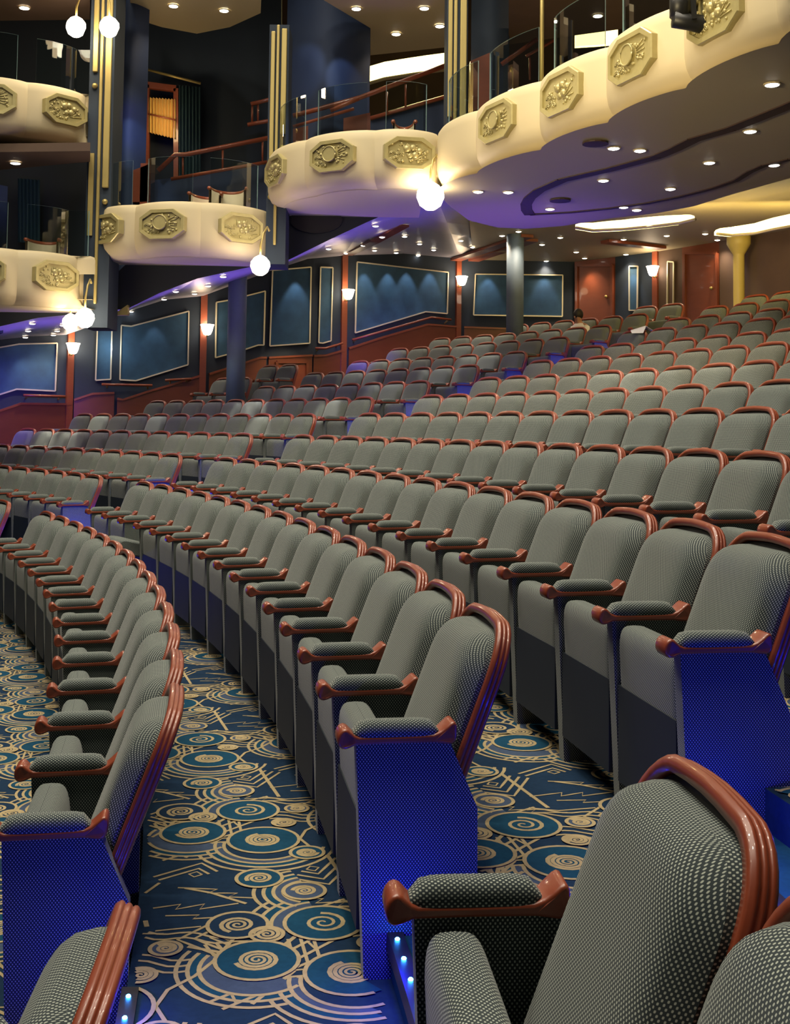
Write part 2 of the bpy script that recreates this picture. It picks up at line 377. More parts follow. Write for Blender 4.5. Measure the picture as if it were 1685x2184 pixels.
# ------------------------------------------------------------------ the theatre seat (x outward from the stage, y along the row away from the near aisle, z up)
def seat_meshes():
    back = lambda z: .4656-(.848-z)*.38       # x of the back plane at a height
    D = {}
    # upholstered backrest: puffed pad with an arched top
    mb = MB(); rows = []
    nz, ny = 16, 14; zb, zt, hw, cr = .40, .858, .235, .115
    rows_f = []
    for i in range(nz+1):
        f = i/nz; z = zb+(zt-zb)*(1-(1-f)**1.6 if f < 1 else 1)
        d = z-(zt-cr)
        w = hw - (cr-math.sqrt(max(0, cr*cr-d*d)) if d > 0 else 0)
        w = max(w, .09)
        fz = 1.
        if d > 0: fz = max(0., 1-(d/cr)**5)**.45
        fz = max(fz, 0.)
        r_ = []
        for j in range(ny+1):
            a = -1+2*j/ny; a = math.copysign(abs(a)**.75, a)
            e = max(0, 1-abs(a)**5.5)**.45
            th = .022+.064*e*(fz if d > 0 else 1)
            if i == 0: th *= .55
            r_.append((back(z)-.012-th, a*w, z))
        rows_f.append(r_)
    mb.uvgrid(rows_f)
    rim = [rows_f[0][j] for j in range(ny+1)] + [r[-1] for r in rows_f[1:]] + [rows_f[-1][j] for j in range(ny-1, -1, -1)] + [r[0] for r in rows_f[-2:0:-1]]
    rimb = [(back(p[2])-.004, p[1], p[2]) for p in rim]
    mb.uvgrid([rim, rimb], True); mb.uvcap(rimb[::-1])
    D['backrest'] = mb.mesh('backrest', M['fabric'], True)
    # reeded wood rail around the back
    path = []; zc, hw2, c2 = .880-.125, .246, .125
    for k in range(5): path.append((-hw2, .30+(zc-.30)*k/5))
    for k in range(9): a = PI-PI/2*k/8; path.append((-hw2+c2+c2*cos(a), zc+c2*sin(a)))
    for k in range(1, 4): path.append((-hw2+c2+(2*hw2-2*c2)*k/4, zc+c2+.006*sin(PI*k/4)))
    for k in range(9): a = PI/2-PI/2*k/8; path.append((hw2-c2+c2*cos(a), zc+c2*sin(a)))
    for k in range(1, 6): path.append((hw2, zc+(.30-zc)*k/5))
    prof = [(-.022,-.014),(-.024,.004),(-.021,.008)]      # (along the back's normal, outward in the back's plane)
    for k in range(3):
        n0 = -.020+.0125*k; prof += [(n0, .0085), (n0+.0025, .0115), (n0+.006, .0125), (n0+.0095, .0115)]
    prof += [(.0185, .0085), (.021, .002), (.020, -.014)]
    rows = []
    for i, (y, z) in enumerate(path):
        a, b = path[max(i-1, 0)], path[min(i+1, len(path)-1)]
        ty, tz = b[0]-a[0], b[1]-a[1]; tl = math.hypot(ty, tz); oy, oz = -tz/tl, ty/tl
        nx, nzz = .935, -.355
        rows.append([(back(z+o*oz)+n*nx+.003, y+o*oy, z+o*oz+n*nzz) for n, o in prof])
    mb = MB(); mb.grid(rows, True, 0, True, True)
    D['back_frame'] = mb.mesh('back_frame', M['redwood'], True)
    # board behind the pad
    mb = MB(); pts = [(y*.985, z-.004) for y, z in path]
    pts[0] = (pts[0][0], .26); pts[-1] = (pts[-1][0], .26)
    pts = [(y*.97, z-.010) for y, z in pts]
    f_ = [(back(z)-.004, y, z) for y, z in pts]; b_ = [(back(z)+.012, y, z) for y, z in pts]
    mb.grid([f_, b_], True); mb.poly(f_[::-1]); mb.poly(b_)
    D['back_board'] = mb.mesh('back_board', M['shell'])
    # side panel under the arm, two lengths of plinth
    prof = [(.050, .600), (.300, .600), (.376, .425), (.378, .0), (.078, .0)]
    mb = MB(); mb.prism([(x, -.024, z) for x, z in prof], (0, .048, 0))
    D['side_panel'] = mb.mesh('side_panel', M['fabric'], False, True)
    # arm: scrolled wood rail with a knob at each end
    prof = [(.000,.614),(.001,.604),(.005,.596),(.012,.591),(.020,.590),(.032,.593),(.048,.599),(.15,.6005),(.258,.600),(.280,.597),(.296,.596),(.306,.598),(.313,.604),(.316,.614),(.317,.632),(.316,.645),(.312,.652),(.306,.654),(.298,.650),(.286,.639),(.272,.628),(.255,.622),(.15,.620),(.057,.620),(.046,.623),(.037,.631),(.029,.639),(.020,.642),(.011,.639),(.004,.631),(.001,.622)]
    mb = MB(); rows = []; n = len(prof)
    def inset(d):
        out = []
        for i in range(n):
            p, q = prof[i-1], prof[(i+1) % n]; tx, tz = q[0]-p[0], q[1]-p[1]; tl = math.hypot(tx, tz) or 1; out.append((prof[i][0]-tz/tl*d, prof[i][1]+tx/tl*d))
        return out
    for y, d in ((-.034, .0065), (-.0335, .004), (-.031, .0012), (-.027, .0), (0, 0), (.027, .0), (.031, .0012), (.0335, .004), (.034, .0065)):
        rows.append([(x, y*(1.12 if (x < .04 or x > .285) else 1.), z) for x, z in inset(d)])
    mb.grid(rows, True); nf = len(mb.f); mb.poly(rows[0][::-1]); mb.poly(rows[-1])
    D['armrest'] = mb.mesh('armrest', M['redwood'], True)
    for k in (nf, nf+1): D['armrest'].polygons[k].use_smooth = False
    # arm pad
    rows = []
    for i in range(13):
        f = i/12; x = .043+.228*f; e = max(0, 1-abs(2*f-1)**6)**.5
        ww, hh = .033*(.72+.28*e), .040*(.30+.70*e)
        rows.append([(x, ww*math.copysign(abs(cos(a))**.7, cos(a)), .618+hh*max(-.05, math.copysign(abs(sin(a))**.7, sin(a)))) for a in [PI*2*k/14 for k in range(14)]])
    mb = MB(); mb.uvgrid(rows, True); mb.uvcap(rows[0][::-1]); mb.uvcap(rows[-1])
    D['arm_pad'] = mb.mesh('arm_pad', M['fabric'], True)
    # tipped-up seat
    mb = MB(); ring = []
    for k in range(28):     # section in x,z: a pill with a fat rounded top
        a = 2*PI*k/28; c_, s_ = cos(a), sin(a)
        x = .122+.055*math.copysign(abs(c_)**.55, c_); z = .430+.162*math.copysign(abs(s_)**.42, s_)
        x += (.44-z)*.06
        ring.append((x, z))
    ring = ring[7:]+ring[:7]
    rows = []
    for y, sc_ in ((-.224,.80),(-.221,.90),(-.212,.97),(-.19,1.),(-.1,1.),(0,1.),(.1,1.),(.19,1.),(.212,.97),(.221,.90),(.224,.80)):
        rows.append([(.122+(x-.122)*sc_, y, .43+(z-.43)*(1-(1-sc_)*.35)) for x, z in ring])
    mb.uvgrid(rows, True); mb.uvcap(rows[0][::-1], (0, 2)); mb.uvcap(rows[-1], (0, 2))
    D['seat_cushion'] = mb.mesh('seat_cushion', M['fabric'], True)
    mb = MB(); mb.box((.066, -.226, .10), (.100, .226, .40))  # dark front plate; shade under the seat is put into its colour too
    D['seat_pan'] = mb.mesh('seat_pan', M['board'])
    return D
SEAT = seat_meshes()
def add_side(root, y):
    link('side_panel', SEAT['side_panel'], root, (0, y, 0))
    a = link('armrest', SEAT['armrest'], root, (0, y, 0)); link('arm_pad', SEAT['arm_pad'], a)
def make_seat(R, th, z, pitch, label, group, last=False, first=True, down=False, simple=False):
    o = thing('theatre_chair', label, 'seat', pol(R, th, z), group)
    o.rotation_euler = (0, 0, th); o.scale = (1, pitch/.54, 1)
    for n in ('backrest', 'back_frame', 'back_board', 'seat_cushion'): link(n, SEAT[n], o)
    if not simple: link('seat_pan', SEAT['seat_pan'], o)
    if down:
        s = [c for c in o.children if c.name.startswith('seat_cushion')][0]; s.rotation_euler = (0, -1.25, 0); s.location = (.42, 0, .17)
    if first: add_side(o, -.27)
    if last: add_side(o, .27)
    return o
def block(r, key, where, count_far):
    d = ROWS[r]; t0, p, n = d[key]; dt = p/(d['R']+.3)
    for k in range(n):
        idx = (n-k) if count_far else (k+1)
        aisle = 'far aisle' if count_far or key == 'far' else 'near aisle'
        if not count_far and k == 0:
            lab = f'grey dotted theatre seat with blue-lit end panel, aisle end of {ORD[r]} row, {where}'
        elif count_far and idx == 1:
            lab = f'grey dotted theatre seat at the far aisle end of the {ORD[r]} row, {where}'
        else:
            lab = f'grey theatre seat, {ORD[idx]} from the {aisle} in the {ORD[r]} row, {where}'
        make_seat(d['R'], t0+(k+.5)*dt, d['z'], p, lab, f'seats of the {ORD[r]} row, {where}', last=(k == n-1), down=((r, key, k) in ((2, 'near', 12), (2, 'far', 3))), simple=(r > 5))
for r in ROWS:
    block(r, 'near', 'middle block', r >= 4)
    block(r, 'far', 'far block', False)
# the block on the camera's side of the near aisle: seats counted from that aisle
for r, th, n in ((1, .092, 1), (2, .0885, 2), (3, .0885, 2)):
    d = ROWS[r]; dt = .54/(d['R']+.3)
    for k in range(n):
        lab = (f'large grey theatre seat across the near aisle, aisle end of the {ORD[r]} row' if k == 0 else
               f'large grey theatre seat across the near aisle, {ORD[k+1]} from it in the {ORD[r]} row')
        make_seat(d['R'], th-(k+.5)*dt, d['z'], .54, lab, 'seats across the near aisle', last=(k == 0))
# raised pairs by the panelled wall
for R, th, z, row in ((26.30, .7555, .11, 'eighth'), (25.39, .7564, -.14, 'seventh')):
    dt = .5/(R+.3)
    for k in range(2):
        make_seat(R, th+(k+.5)*dt, z, .5, f'theatre seat of the raised pair by the wooden door, {"aisle" if k == 0 else "wall"} seat, {row} row', 'raised pairs by the side wall', last=(k == 1), simple=True)
build_floor()
mb = MB()
for R0, z in ((25.0, -.14), (25.92, .11)):
    tt = [.752+.006*i for i in range(9)]
    rows = [[pol(R0, t, z-.5) for t in tt], [pol(R0, t, z) for t in tt], [pol(R0+.92, t, z) for t in tt], [pol(R0+.92, t, z-.5) for t in tt]]
    mb.grid(rows); mb.poly([rr[0] for rr in rows]); mb.poly([rr[-1] for rr in rows][::-1])
struct(mb, 'floor_platform', M['navy'])

# step edge lights
def step_light(R, t0, t1, z, label, big):
    o = thing('step_light_strip', label, 'step light', pol(R, (t0+t1)/2, z), 'blue step edge lights')
    tt = [t0+(t1-t0)*i/6 for i in range(7)]
    mb = MB(); rows = [[pol(R+a, t, z+b) for t in tt] for a, b in ((.03, .002), (.03, .010), (-.012, .012), (-.014, -.03), (-.004, -.03), (-.002, .002))]
    mb.grid(list(rows)); mb.grid([rows[-1], rows[0]])
    build(mb, 'nosing', M['black'], o)
    n = 9 if big else 5
    for i in range(n):
        t = t0+(t1-t0)*(i+.5)/n; p = pol(R+.008, t, z+.013); mb = MB()
        mb.sphere(p, .0065 if big else .012, 8, 6, (1, 1, .7)); build(mb, 'led', M['led'], o, True)
    for f in ((.2, .5, .8) if big else (.65,)):
        p = pol(R-.02, t0+(t1-t0)*f, z+.06); light('POINT', p, LEDW*(1.5 if big else 8), (.012, .01, 1), .02)
LEDW = 1.6
for r in range(2, 13):
    for a in (0, 1):
        if a == 0 and r > 5: continue
        t0, t1 = aisle_range(a, r); R = HALF.get(r, EDGE[r]); z = (ROWZ[r-1]+ROWZ[r])/2 if r in HALF else ROWZ[r]
        step_light(R, t0, t1, z, f'blue LED step edge strip in the {"near" if a == 0 else "far"} aisle below the {ORD[r]} row', a == 0)

# ------------------------------------------------------------------ the far side wall and back wall
def wp(u, y): p = ony(u, 700, y); return (p[0], p[1])
FAC = [(-150, 17.4), (155, 18.9), (247, 19.05), (440, 19.3), (570, 19.85), (667, 20.2), (738, 20.55), (983, 21.9), (1225, 22.0), (1312, 21.3), (1400, 20.6), (1455, 20.1), (1535, 19.4), (1760, 17.6), (2500, 12.2)]
FP = [wp(u, y) for u, y in FAC]
ZT = [1.25, 1.46, 1.75, 2.18, 2.62, 3.0, 3.1, 3.22, 3.23, 3.23, 3.25, 3.25, 3.3, 3.3, 3.3]
def facet(i):
    a, b = FP[i], FP[i+1]; d = Vector((b[0]-a[0], b[1]-a[1], 0)).normalized(); n = Vector((d.y, -d.x, 0))
    if n.y > 0: n = -n
    return (a[0], a[1], 0), n, d
def onf(i, u, v, off=0.):
    p, n, d = facet(i); q = Vector(onplane(u, v, Vector(p)+n*off, n)); return tuple(q)
MW = {8: 'walnut', 11: 'walnut', 9: 'wallnavy', 10: 'brown', 12: 'brown', 13: 'walnut'}
for i in range(len(FP)-1):
    a, b = FP[i], FP[i+1]; mb = MB()
    mb.poly([(a[0], a[1], -1.7), (b[0], b[1], -1.7), (b[0], b[1], max(ZT[i+1], ZT[i])+.4), (a[0], a[1], max(ZT[i], ZT[i+1])+.4)])
    struct(mb, ('wall_side' if i < 7 else 'wall_back'), M[MW.get(i, 'wallnavy')])
PANELS = [
 (0, [(-60,748),(0,741),(40,734),(121,732),(117,834),(35,830),(0,841),(-60,862)], 'wide blue fabric wall panel in a gilt frame above the handrail, stage end of side wall'),
 (1, [(208,698),(239,695),(236,809),(204,811)], 'slim bright blue wall panel beside the wide blue panel, spotlit'),
 (2, [(259,694),(280,696),(403,664),(401,778),(290,812),(256,810)], 'sloping blue fabric wall panel between two wood posts with lit sconces'),
 (3, [(461,645),(490,640),(565,621),(562,736),(550,736),(520,746),(459,763)], 'blue wall panel half hidden behind the round blue column'),
 (4, [(581,577),(663,570),(660,732),(575,738)], 'tall blue wall panel above the small wooden door'),
 (5, [(683,570),(709,571),(705,727),(688,732),(679,731)], 'narrow dark blue wall panel next to the tall panel above the door'),
 (6, [(761,559),(955,581),(953,669),(907,665),(757,710)], 'large blue wall panel washed by four downlights over the sloping handrail'),
 (7, [(1014,585),(1200,587),(1199,675),(1010,672)], 'blue rectangular wall panel behind the slim dark column at the back'),
 (9, [(1343,568),(1361,568),(1360,662),(1343,662)], 'narrow pale blue lit panel on the back wall beside the sconce'),
 (10, [(1425,558),(1438,559),(1437,650),(1424,650)], 'narrow dark framed panel on the back wall between sconce and wood door'),
]
for i, px, lab in PANELS:
    p, n, d = facet(i); front = [onf(i, u, v, .02) for u, v in px]
    mid = Vector((0, 0, 0))
    for q in front: mid += Vector(q)/len(front)
    o = thing('wall_panel', lab, 'wall panel', (mid.x, mid.y, min(q[2] for q in front)))
    mb = MB(); mb.prism(front, tuple(n*-.03)); build(mb, 'fabric_panel', M['panelblue'] if i != 10 else M['brown'], o)
    mb = MB(); m_ = len(front)
    for k in range(m_):
        mb.bar(Vector(front[k])+n*.012, Vector(front[(k+1) % m_])+n*.012, .022, .022, n)
    build(mb, 'frame', M['frame'], o)
# panelling below, with its pale top rail
WAIN = [(0, [(-80,905),(0,876),(45,861),(150,862)]), (1, [(158,853),(197,840),(244,838)]), (2, [(250,850),(262,853),(310,837),(385,815),(432,800)]), (3, [(446,798),(484,786),(527,772),(555,763),(568,763)]),
 (4, [(573,763),(666,758)]), (5, [(669,759),(695,758),(733,747)]), (6, [(744,743),(821,718),(912,692),(975,697)]), (7, [(990,698),(1077,701),(1222,703)])]
for i, px in WAIN:
    p, n, d = facet(i); top = [onf(i, u, v, .03) for u, v in px]
    mb = MB(); bot = [(q[0], q[1], -1.6) for q in top]; mb.grid([bot, top]); mb.grid([top, [tuple(Vector(q)-n*.03) for q in top]])
    struct(mb, 'trim_panelling', M['walnut'])
    mb = MB()
    for a, b in zip(top, top[1:]): mb.bar(a, b, .035, .05, n)
    struct(mb, 'trim_dado', M['railwood'])
    if i in (0, 2, 3, 6):
        pass
def rail(name, label, pts, r, m, wall_n=None, group=None, posts=None):
    o = thing(name, label, 'handrail', pts[0], group); mb = MB(); mb.tube(pts, r, 8); build(mb, 'rail', m, o, True)
    for a, b in (posts or []):
        mb = MB(); mb.tube([a, b], .014, 6); build(mb, 'bracket', M['gold'], o, True)
    return o
for i, px, lab in ((0, [(50,843),(139,846)], 'short wooden handrail below the wide blue panel at the stage end'), (2, [(217,820),(325,822)], 'wooden handrail below the slim bright blue panel'),
                   (2, [(352,811),(408,808)], 'short bright wooden handrail at the end of the sloping panel'), (5, [(673,743),(695,743),(731,732)], 'short bent handrail below the narrow dark blue panel'), (6, [(752,725),(920,677),(962,682)], 'long sloping wooden handrail below the large washed panel')):
    p, n, d = facet(i); pts = [onf(i, u, v, .11) for u, v in px]
    br = []
    for q in (pts[0], pts[-1]):
        q2 = tuple(Vector(q)+(Vector(pts[-1])-Vector(pts[0])).normalized()*(.08 if q is pts[0] else -.08)); br.append((q2, tuple(Vector(q2)-n*.11+Vector((0,0,-.05)))))
    rail('handrail', lab, pts, .022, M['railwood'], posts=br)
# wood posts carrying sconces
for u, i, v0, v1, sv, su, lab in ((153, 0, 714, 905, 742, 156, 'first'), (436, 2, 632, 860, 702, 442, 'second'), (737, 5, 548, 800, 627, 743, 'third'), (980, 6, 553, 760, 598, 985, 'fourth'), (1396, 9, 535, 690, 577, 1392, 'fifth')):
    p, n, d = facet(i); a = onf(i, u, v0, .05); b = onf(i, u, v1, .05); c = Vector((a[0], a[1], 0)); mb = MB()
    w = d*.055; dep = n*-.08
    base = [(a[0]-w.x, a[1]-w.y, -1.2), (a[0]+w.x, a[1]+w.y, -1.2), (a[0]+w.x, a[1]+w.y, a[2]+.15), (a[0]-w.x, a[1]-w.y, a[2]+.15)]
    mb.prism(base, tuple(dep)); struct(mb, 'trim_post', M['railwood'])
    s = Vector(onf(i, su, sv, .17))
    o = thing('wall_sconce', f'lit white bowl sconce on the {lab} wood post counted from the stage end', 'wall lamp', tuple(s), 'bowl sconces on the wood posts')
    mb = MB(); mb.lathe([(.03, -.10), (.06, -.085), (.085, -.03), (.105, .05), (.118, .075), (.112, .078), (.098, .05), (.02, .0)], tuple(s), 12); build(mb, 'bowl', M['bowl'], o, True)
    mb = MB(); mb.tube([tuple(s+Vector((0,0,-.09))), tuple(s+Vector((0,0,-.12))-n*.05), tuple(s+Vector((0,0,-.10))-n*.12)], .012, 6); build(mb, 'bracket', M['gold'], o, True)
    light('POINT', tuple(s+n*.16+Vector((0,0,.10))), 5, (1, .72, .42), .08)
# doors
for k, (i, a, b, m_) in enumerate(((4, (590, 772), (655, 900), 'railwood'), (8, (1231, 566), (1306, 700), 'walnut'), (11, (1461, 540), (1530, 690), 'walnut'))):
    p, n, d = facet(i); q = [onf(i, a[0], a[1], .05), onf(i, b[0], a[1], .05), onf(i, b[0], b[1], .05), onf(i, a[0], b[1], .05)]
    mb = MB(); mb.prism(q, tuple(n*-.04)); o = struct(mb, f'door_{k+1}', M[m_]); 
    mb = MB()
    for s_, t_ in ((0, 1), (1, 2), (3, 0)): mb.bar(Vector(q[s_])+n*.01, Vector(q[t_])+n*.01, .05, .05, n)
    build(mb, 'door_frame', M['walnut'], o)
    h = (Vector(q[1])*.85+Vector(q[0])*.15)*.5+(Vector(q[2])*.85+Vector(q[3])*.15)*.5
    mb = MB(); mb.sphere(tuple(h+n*.03), .03, 8, 6); build(mb, 'door_handle', M['gold'], o, True)
# round columns
def column(u, y, r, z0, z1, m, label, name='column'):
    x = ony(u, 700, y)[0]; mb = MB(); zs = [(r*1.0, z0), (r, z0+.9), (r*.985, z0+.9), (r*.985, z0+.915), (r, z0+.915), (r, z1)]
    mb.lathe(zs, (x, y, 0), 24); return struct(mb, name, m, True, label, 'column')
column(505, 17.25, .142, -.75, 3.2, M['column'], 'round blue-grey column standing among the far seats')
column(1098, 19.0, .144, .6, 3.3, M['column'], 'slim dark round column near the back wall')
x_ = ony(1576, 600, 18.55)
mb = MB(); mb.lathe([(.10, 1.0), (.095, 1.05), (.09, 1.1), (.09, 2.88), (.10, 2.9), (.13, 2.95), (.17, 3.02), (.19, 3.06), (.19, 3.3)], (x_[0], 18.55, 0), 24); struct(mb, 'column_cove_lit', M['ycolumn'], True)

# ------------------------------------------------------------------ ceilings over the lower level
FRONT = [(-90, 700), (0, 696), (80, 678), (180, 668), (273, 658), (340, 625), (421, 594), (530, 570), (612, 556), (705, 510), (780, 475), (872, 435), (930, 415)]
REAR = [(-150, 735, 17.4), (0, 726, 18.2), (60, 719, 18.5), (140, 715, 18.85), (217, 688, 19.0), (275, 664, 19.08), (350, 640, 19.15), (432, 632, 19.3), (580, 577, 19.9), (655, 553, 20.2), (732, 546, 20.55), (860, 543, 21.3), (983, 553, 21.95), (1010, 554, 21.98)]
fr = [ony(u, v, 14.35) for u, v in FRONT]+[(1.05, 14.35, 3.24)]; re = [ony(u, v, y+.1) for u, v, y in REAR]
mb = MB(); rows = []
for k in range(7):
    f = k/6; rows.append([tuple(Vector(a)*(1-f)+Vector(b)*f) for a, b in zip(fr, re)])
mb.grid(rows); struct(mb, 'ceiling_side', M['ceilside'])
def side_ceiling_z(x, y):
    return None
# flat ceiling at the back
ZC = 3.24
mb = MB(); pts = [fr[-1][:2], re[-1][:2], FP[8], FP[9], FP[10], FP[11], FP[12], FP[13], FP[14], (7.6, 9.0)]
mb.poly([(x, y, ZC) for x, y in pts]); struct(mb, 'ceiling_back', M['ceil'])
# coffer bands (brown) fanning across the flat ceiling
for px in (((960,556),(1107,506),(1140,500)), ((1000,556),(1100,520),(1150,505)), ((1420,529),(1290,512),(1180,505)), ((1405,533),(1300,520),(1200,512))):
    pass
for k, (a, b) in enumerate((((972,554),(1125,503)), ((1010,555),(1135,512)), ((1412,529),(1290,515)))):
    p, q = onz(*a, ZC-.03), onz(*b, ZC-.03)
    mb = MB(); mb.bar(p, q, .22, .05); struct(mb, f'trim_{k+1}', M['railwood'])
# the main balcony's soffit
ZS = 2.60
RB = 24.56
cusps = [.5255, .483, .4365, .393, .349, .305, .261, .217]
def lobed(pts2, sag, n=12):
    """plan path through cusp points, each span bulging to the stage side; returns points and cusp flags"""
    out = []
    for a, b in zip(pts2, pts2[1:]):
        a, b = Vector(a), Vector(b); d = b-a; nn = Vector((d.y, -d.x)).normalized()
        if nn.dot(Vector((-.3, -1))) < 0: nn = -nn
        for k in range(n+(1 if b == Vector(pts2[-1]) else 0)):
            f = k/n; out.append(a+d*f+nn*(sag*(1-(2*f-1)**2)**.8))
    return out
def normals(P):
    N = []
    for i in range(len(P)):
        d = P[min(i+1, len(P)-1)]-P[max(i-1, 0)]; nn = Vector((d.y, -d.x)).normalized()
        if nn.dot(Vector((-.3, -1))) < 0: nn = -nn
        N.append(nn)
    return N
main_pts = [Vector(pol(RB, t, 0)[:2]) for t in cusps]; main_pts[0] = Vector((.63, 12.55))
MP = lobed(main_pts, .11)
rear_px = [(925,405),(960,440),(1000,470),(1060,485),(1120,488),(1200,482),(1300,466),(1400,455),(1480,440),(1560,415),(1685,380)]
rearp = [Vector(onz(u, v, ZS)[:2]) for u, v in rear_px] + [Vector(pol(27.4, t, 0)[:2]) for t in (.39, .34, .29, .24, .217)]
n = len(MP); m_ = len(rearp)
rs = []
for i in range(n):
    f = i/(n-1)*(m_-1); k = min(int(f), m_-2); rs.append(rearp[k].lerp(rearp[k+1], f-k))
rows = []
for k in range(5):
    f = k/4; rows.append([((MP[i]*(1-f)+rs[i]*f).x, (MP[i]*(1-f)+rs[i]*f).y, ZS) for i in range(n)])
mb = MB(); mb.grid(rows)
mb.grid([[(p.x, p.y, ZS) for p in rs], [(p.x+.02, p.y+.03, ZS+.16) for p in rs]])
struct(mb, 'ceiling_soffit', M['ceil'])
# gilded cove between soffit and flat ceiling
mb = MB(); a_ = [(p.x+.02, p.y+.03, ZS+.16) for p in rs]; b_ = [(p.x+.9, p.y+1.25, ZC-.02) for p in rs]
mb.grid([a_, [tuple(Vector(a)*.5+Vector(b)*.5+Vector((0,0,.16))) for a, b in zip(a_, b_)], b_]); struct(mb, 'ceiling_cove', M['cream'])
def cove(px, label, h, zc, tp=1.):
    px2 = []
    for (u0, v0), (u1, v1) in zip(px, px[1:]): px2 += [(u0+(u1-u0)*k/4, v0+(v1-v0)*k/4) for k in range(4)]
    P = [onz(u, v, zc) for u, v in px2+[px[-1]]]; m_ = len(P)-1; hs = [h*(.3+.7*sin(PI*min(1, i/m_*tp))**.6) for i in range(m_+1)]; o = thing('cove_light', label, 'cove light', P[0]); mb = MB()
    mb.grid([[(p[0], p[1], p[2]) for p in P], [(p[0], p[1]+.02, p[2]+q) for p, q in zip(P, hs)], [(p[0]+.03, p[1]+.2, p[2]+q) for p, q in zip(P, hs)], [(p[0]+.03, p[1]+.2, p[2]) for p in P], [(p[0], p[1], p[2]) for p in P]])
    build(mb, 'lit_recess', M['cove'], o)
    mb = MB(); mb.tube([(p[0], p[1]-.02, p[2]-.015) for p in P], .02, 6); build(mb, 'lip', M['cream'], o, True)
    c = P[len(P)//2]; light('AREA', (c[0], c[1]+.3, c[2]+.05), 30, (1, .75, .25), 2.2, (c[0]+.2, c[1]+1.5, c[2]+.3), sy=.2)
cove([(1228,484),(1265,490),(1330,487),(1400,480),(1450,474),(1482,466)], 'long yellow glowing cove light under the main balcony, above the wood doors', .12, 2.66)
cove([(1528,497),(1560,500),(1610,496),(1650,487),(1700,478),(1760,468)], 'yellow glowing cove light over the yellow-lit column', .16, 2.78, .55)
# dark shadow-gap groove drawn round the soffit
def groove(px, w):
    P = [onz(u, v, ZS-.006) for u, v in px]; mb = MB()
    for a, b in zip(P, P[1:]): mb.bar(a, b, w, .012)
    struct(mb, 'trim_5', M['groove'])
groove([(1130,458),(1123,448),(1122,436),(1130,422),(1150,406),(1200,384),(1300,362),(1400,335),(1440,318),(1480,298),(1560,275),(1685,225),(1740,200)], .13)
groove([(1130,458),(1220,453),(1300,445),(1380,434),(1450,420),(1520,402),(1570,385),(1600,366),(1630,353),(1685,340),(1740,330)], .07)
# vents
for k, (u, v) in enumerate(((1195,427),(1270,305))):
    c = onz(u, v, ZS-.01); o = thing('ceiling_vent', f'small dark round vent in the balcony soffit, {"inside" if k == 0 else "outside"} the dark groove', 'vent', c)
    mb = MB(); mb.lathe([(.12, 0), (.12, -.012), (.05, -.016)], c, 14); build(mb, 'grille', M['groove'], o)

# downlights
def downlight(c, label, r, group, nrm=None):
    o = thing('downlight', label, 'downlight', c, group); mb = MB(); mb.lathe([(r*1.25, .0), (r*1.25, -.008), (r, -.010), (r, .0)], c, 12); build(mb, 'trim_ring', M['cream'], o)
    mb = MB(); mb.lathe([(r*.98, .0), (r*.98, -.012), (r*.5, -.02)], c, 12); build(mb, 'lens', M['down'], o)
SOF = [(1020,408),(1084,409),(1173,445),(1287,384),(1309,315),(1365,320),(1430,402),(1513,346),(1600,279),(1651,351),(1647,179),(1330,441),(1358,447)]
SOF.sort()
for k, (u, v) in enumerate(SOF):
    c = onz(u, v, ZS); downlight(c, f'{ORD[k+1]} small round downlight along the balcony soffit, counted from its purple end', .052, 'downlights in the balcony soffit')
    light('SPOT', (c[0], c[1], c[2]-.03), 45, (1, .80, .56), .05, (c[0], c[1], c[2]-3), 1.9, .8)
FLAT = [(1106,493),(1156,521),(1195,506),(1330,510),(1422,502),(1229,537),(1504,498),(1530,511),(1071,502),(1335,542),(1165,556),(1247,550),(1044,556)]
FLAT.sort()
for k, (u, v) in enumerate(FLAT):
    c = onz(u, v, ZC); downlight(c, f'{ORD[k+1]} tiny downlight across the flat ceiling under the balcony, counted from the column', .045, 'downlights in the flat ceiling')
    light('SPOT', (c[0], c[1], c[2]-.03), 45, (1, .80, .56), .05, (c[0], c[1], c[2]-3), 1.9, .8)
def on_side_ceiling(u, v):
    best = None; r = Vector(ray(u, v))
    for i in range(len(fr)-1):
        a, b, c, d = Vector(fr[i]), Vector(fr[i+1]), Vector(re[i+1]), Vector(re[i])
        for t in ((a, b, c), (a, c, d)):
            nn = (t[1]-t[0]).cross(t[2]-t[0]); q = r*(t[0].dot(nn)/r.dot(nn))
            ins = all((t[(j+1) % 3]-t[j]).cross(q-t[j]).dot(nn) > -1e-3*nn.length for j in range(3))
            if ins: return tuple(q)
    return None
SID = [(69,687),(60,703),(134,691),(122,703),(54,717),(114,712),(403,600),(375,619),(415,624),(350,636),(280,662),(476,587),(444,607),(626,563),(701,528),(738,538),(775,521),(801,479),(815,503),(799,532),(845,537),(860,482),(862,446),(863,502),(895,518),(892,543),(925,531),(941,549),(983,511),(1008,525)]
SID.sort(); k = 0
for u, v in SID:
    c = on_side_ceiling(u, v)
    if c is None: c = onz(u, v, ZC)
    k += 1
    w = 'tiny downlight in the sloping purple side ceiling'
    num = ORD[k] if k <= 18 else ORD[k-15]
    lab = f'{num} {w}, counted from the stage end' if k <= 15 else f'{ORD[k-15]} {w}, counted from the lantern under the balcony'
    downlight((c[0], c[1], c[2]-.012), lab, .04, 'downlights in the sloping side ceiling')
    if k % 2 == 0: light('SPOT', (c[0], c[1], c[2]-.05), 40, (1, .82, .6), .05, (c[0], c[1], c[2]-3), 2.2, .8)
pts = [on_side_ceiling(*q) for q in ((742,541),(800,512),(862,478))]
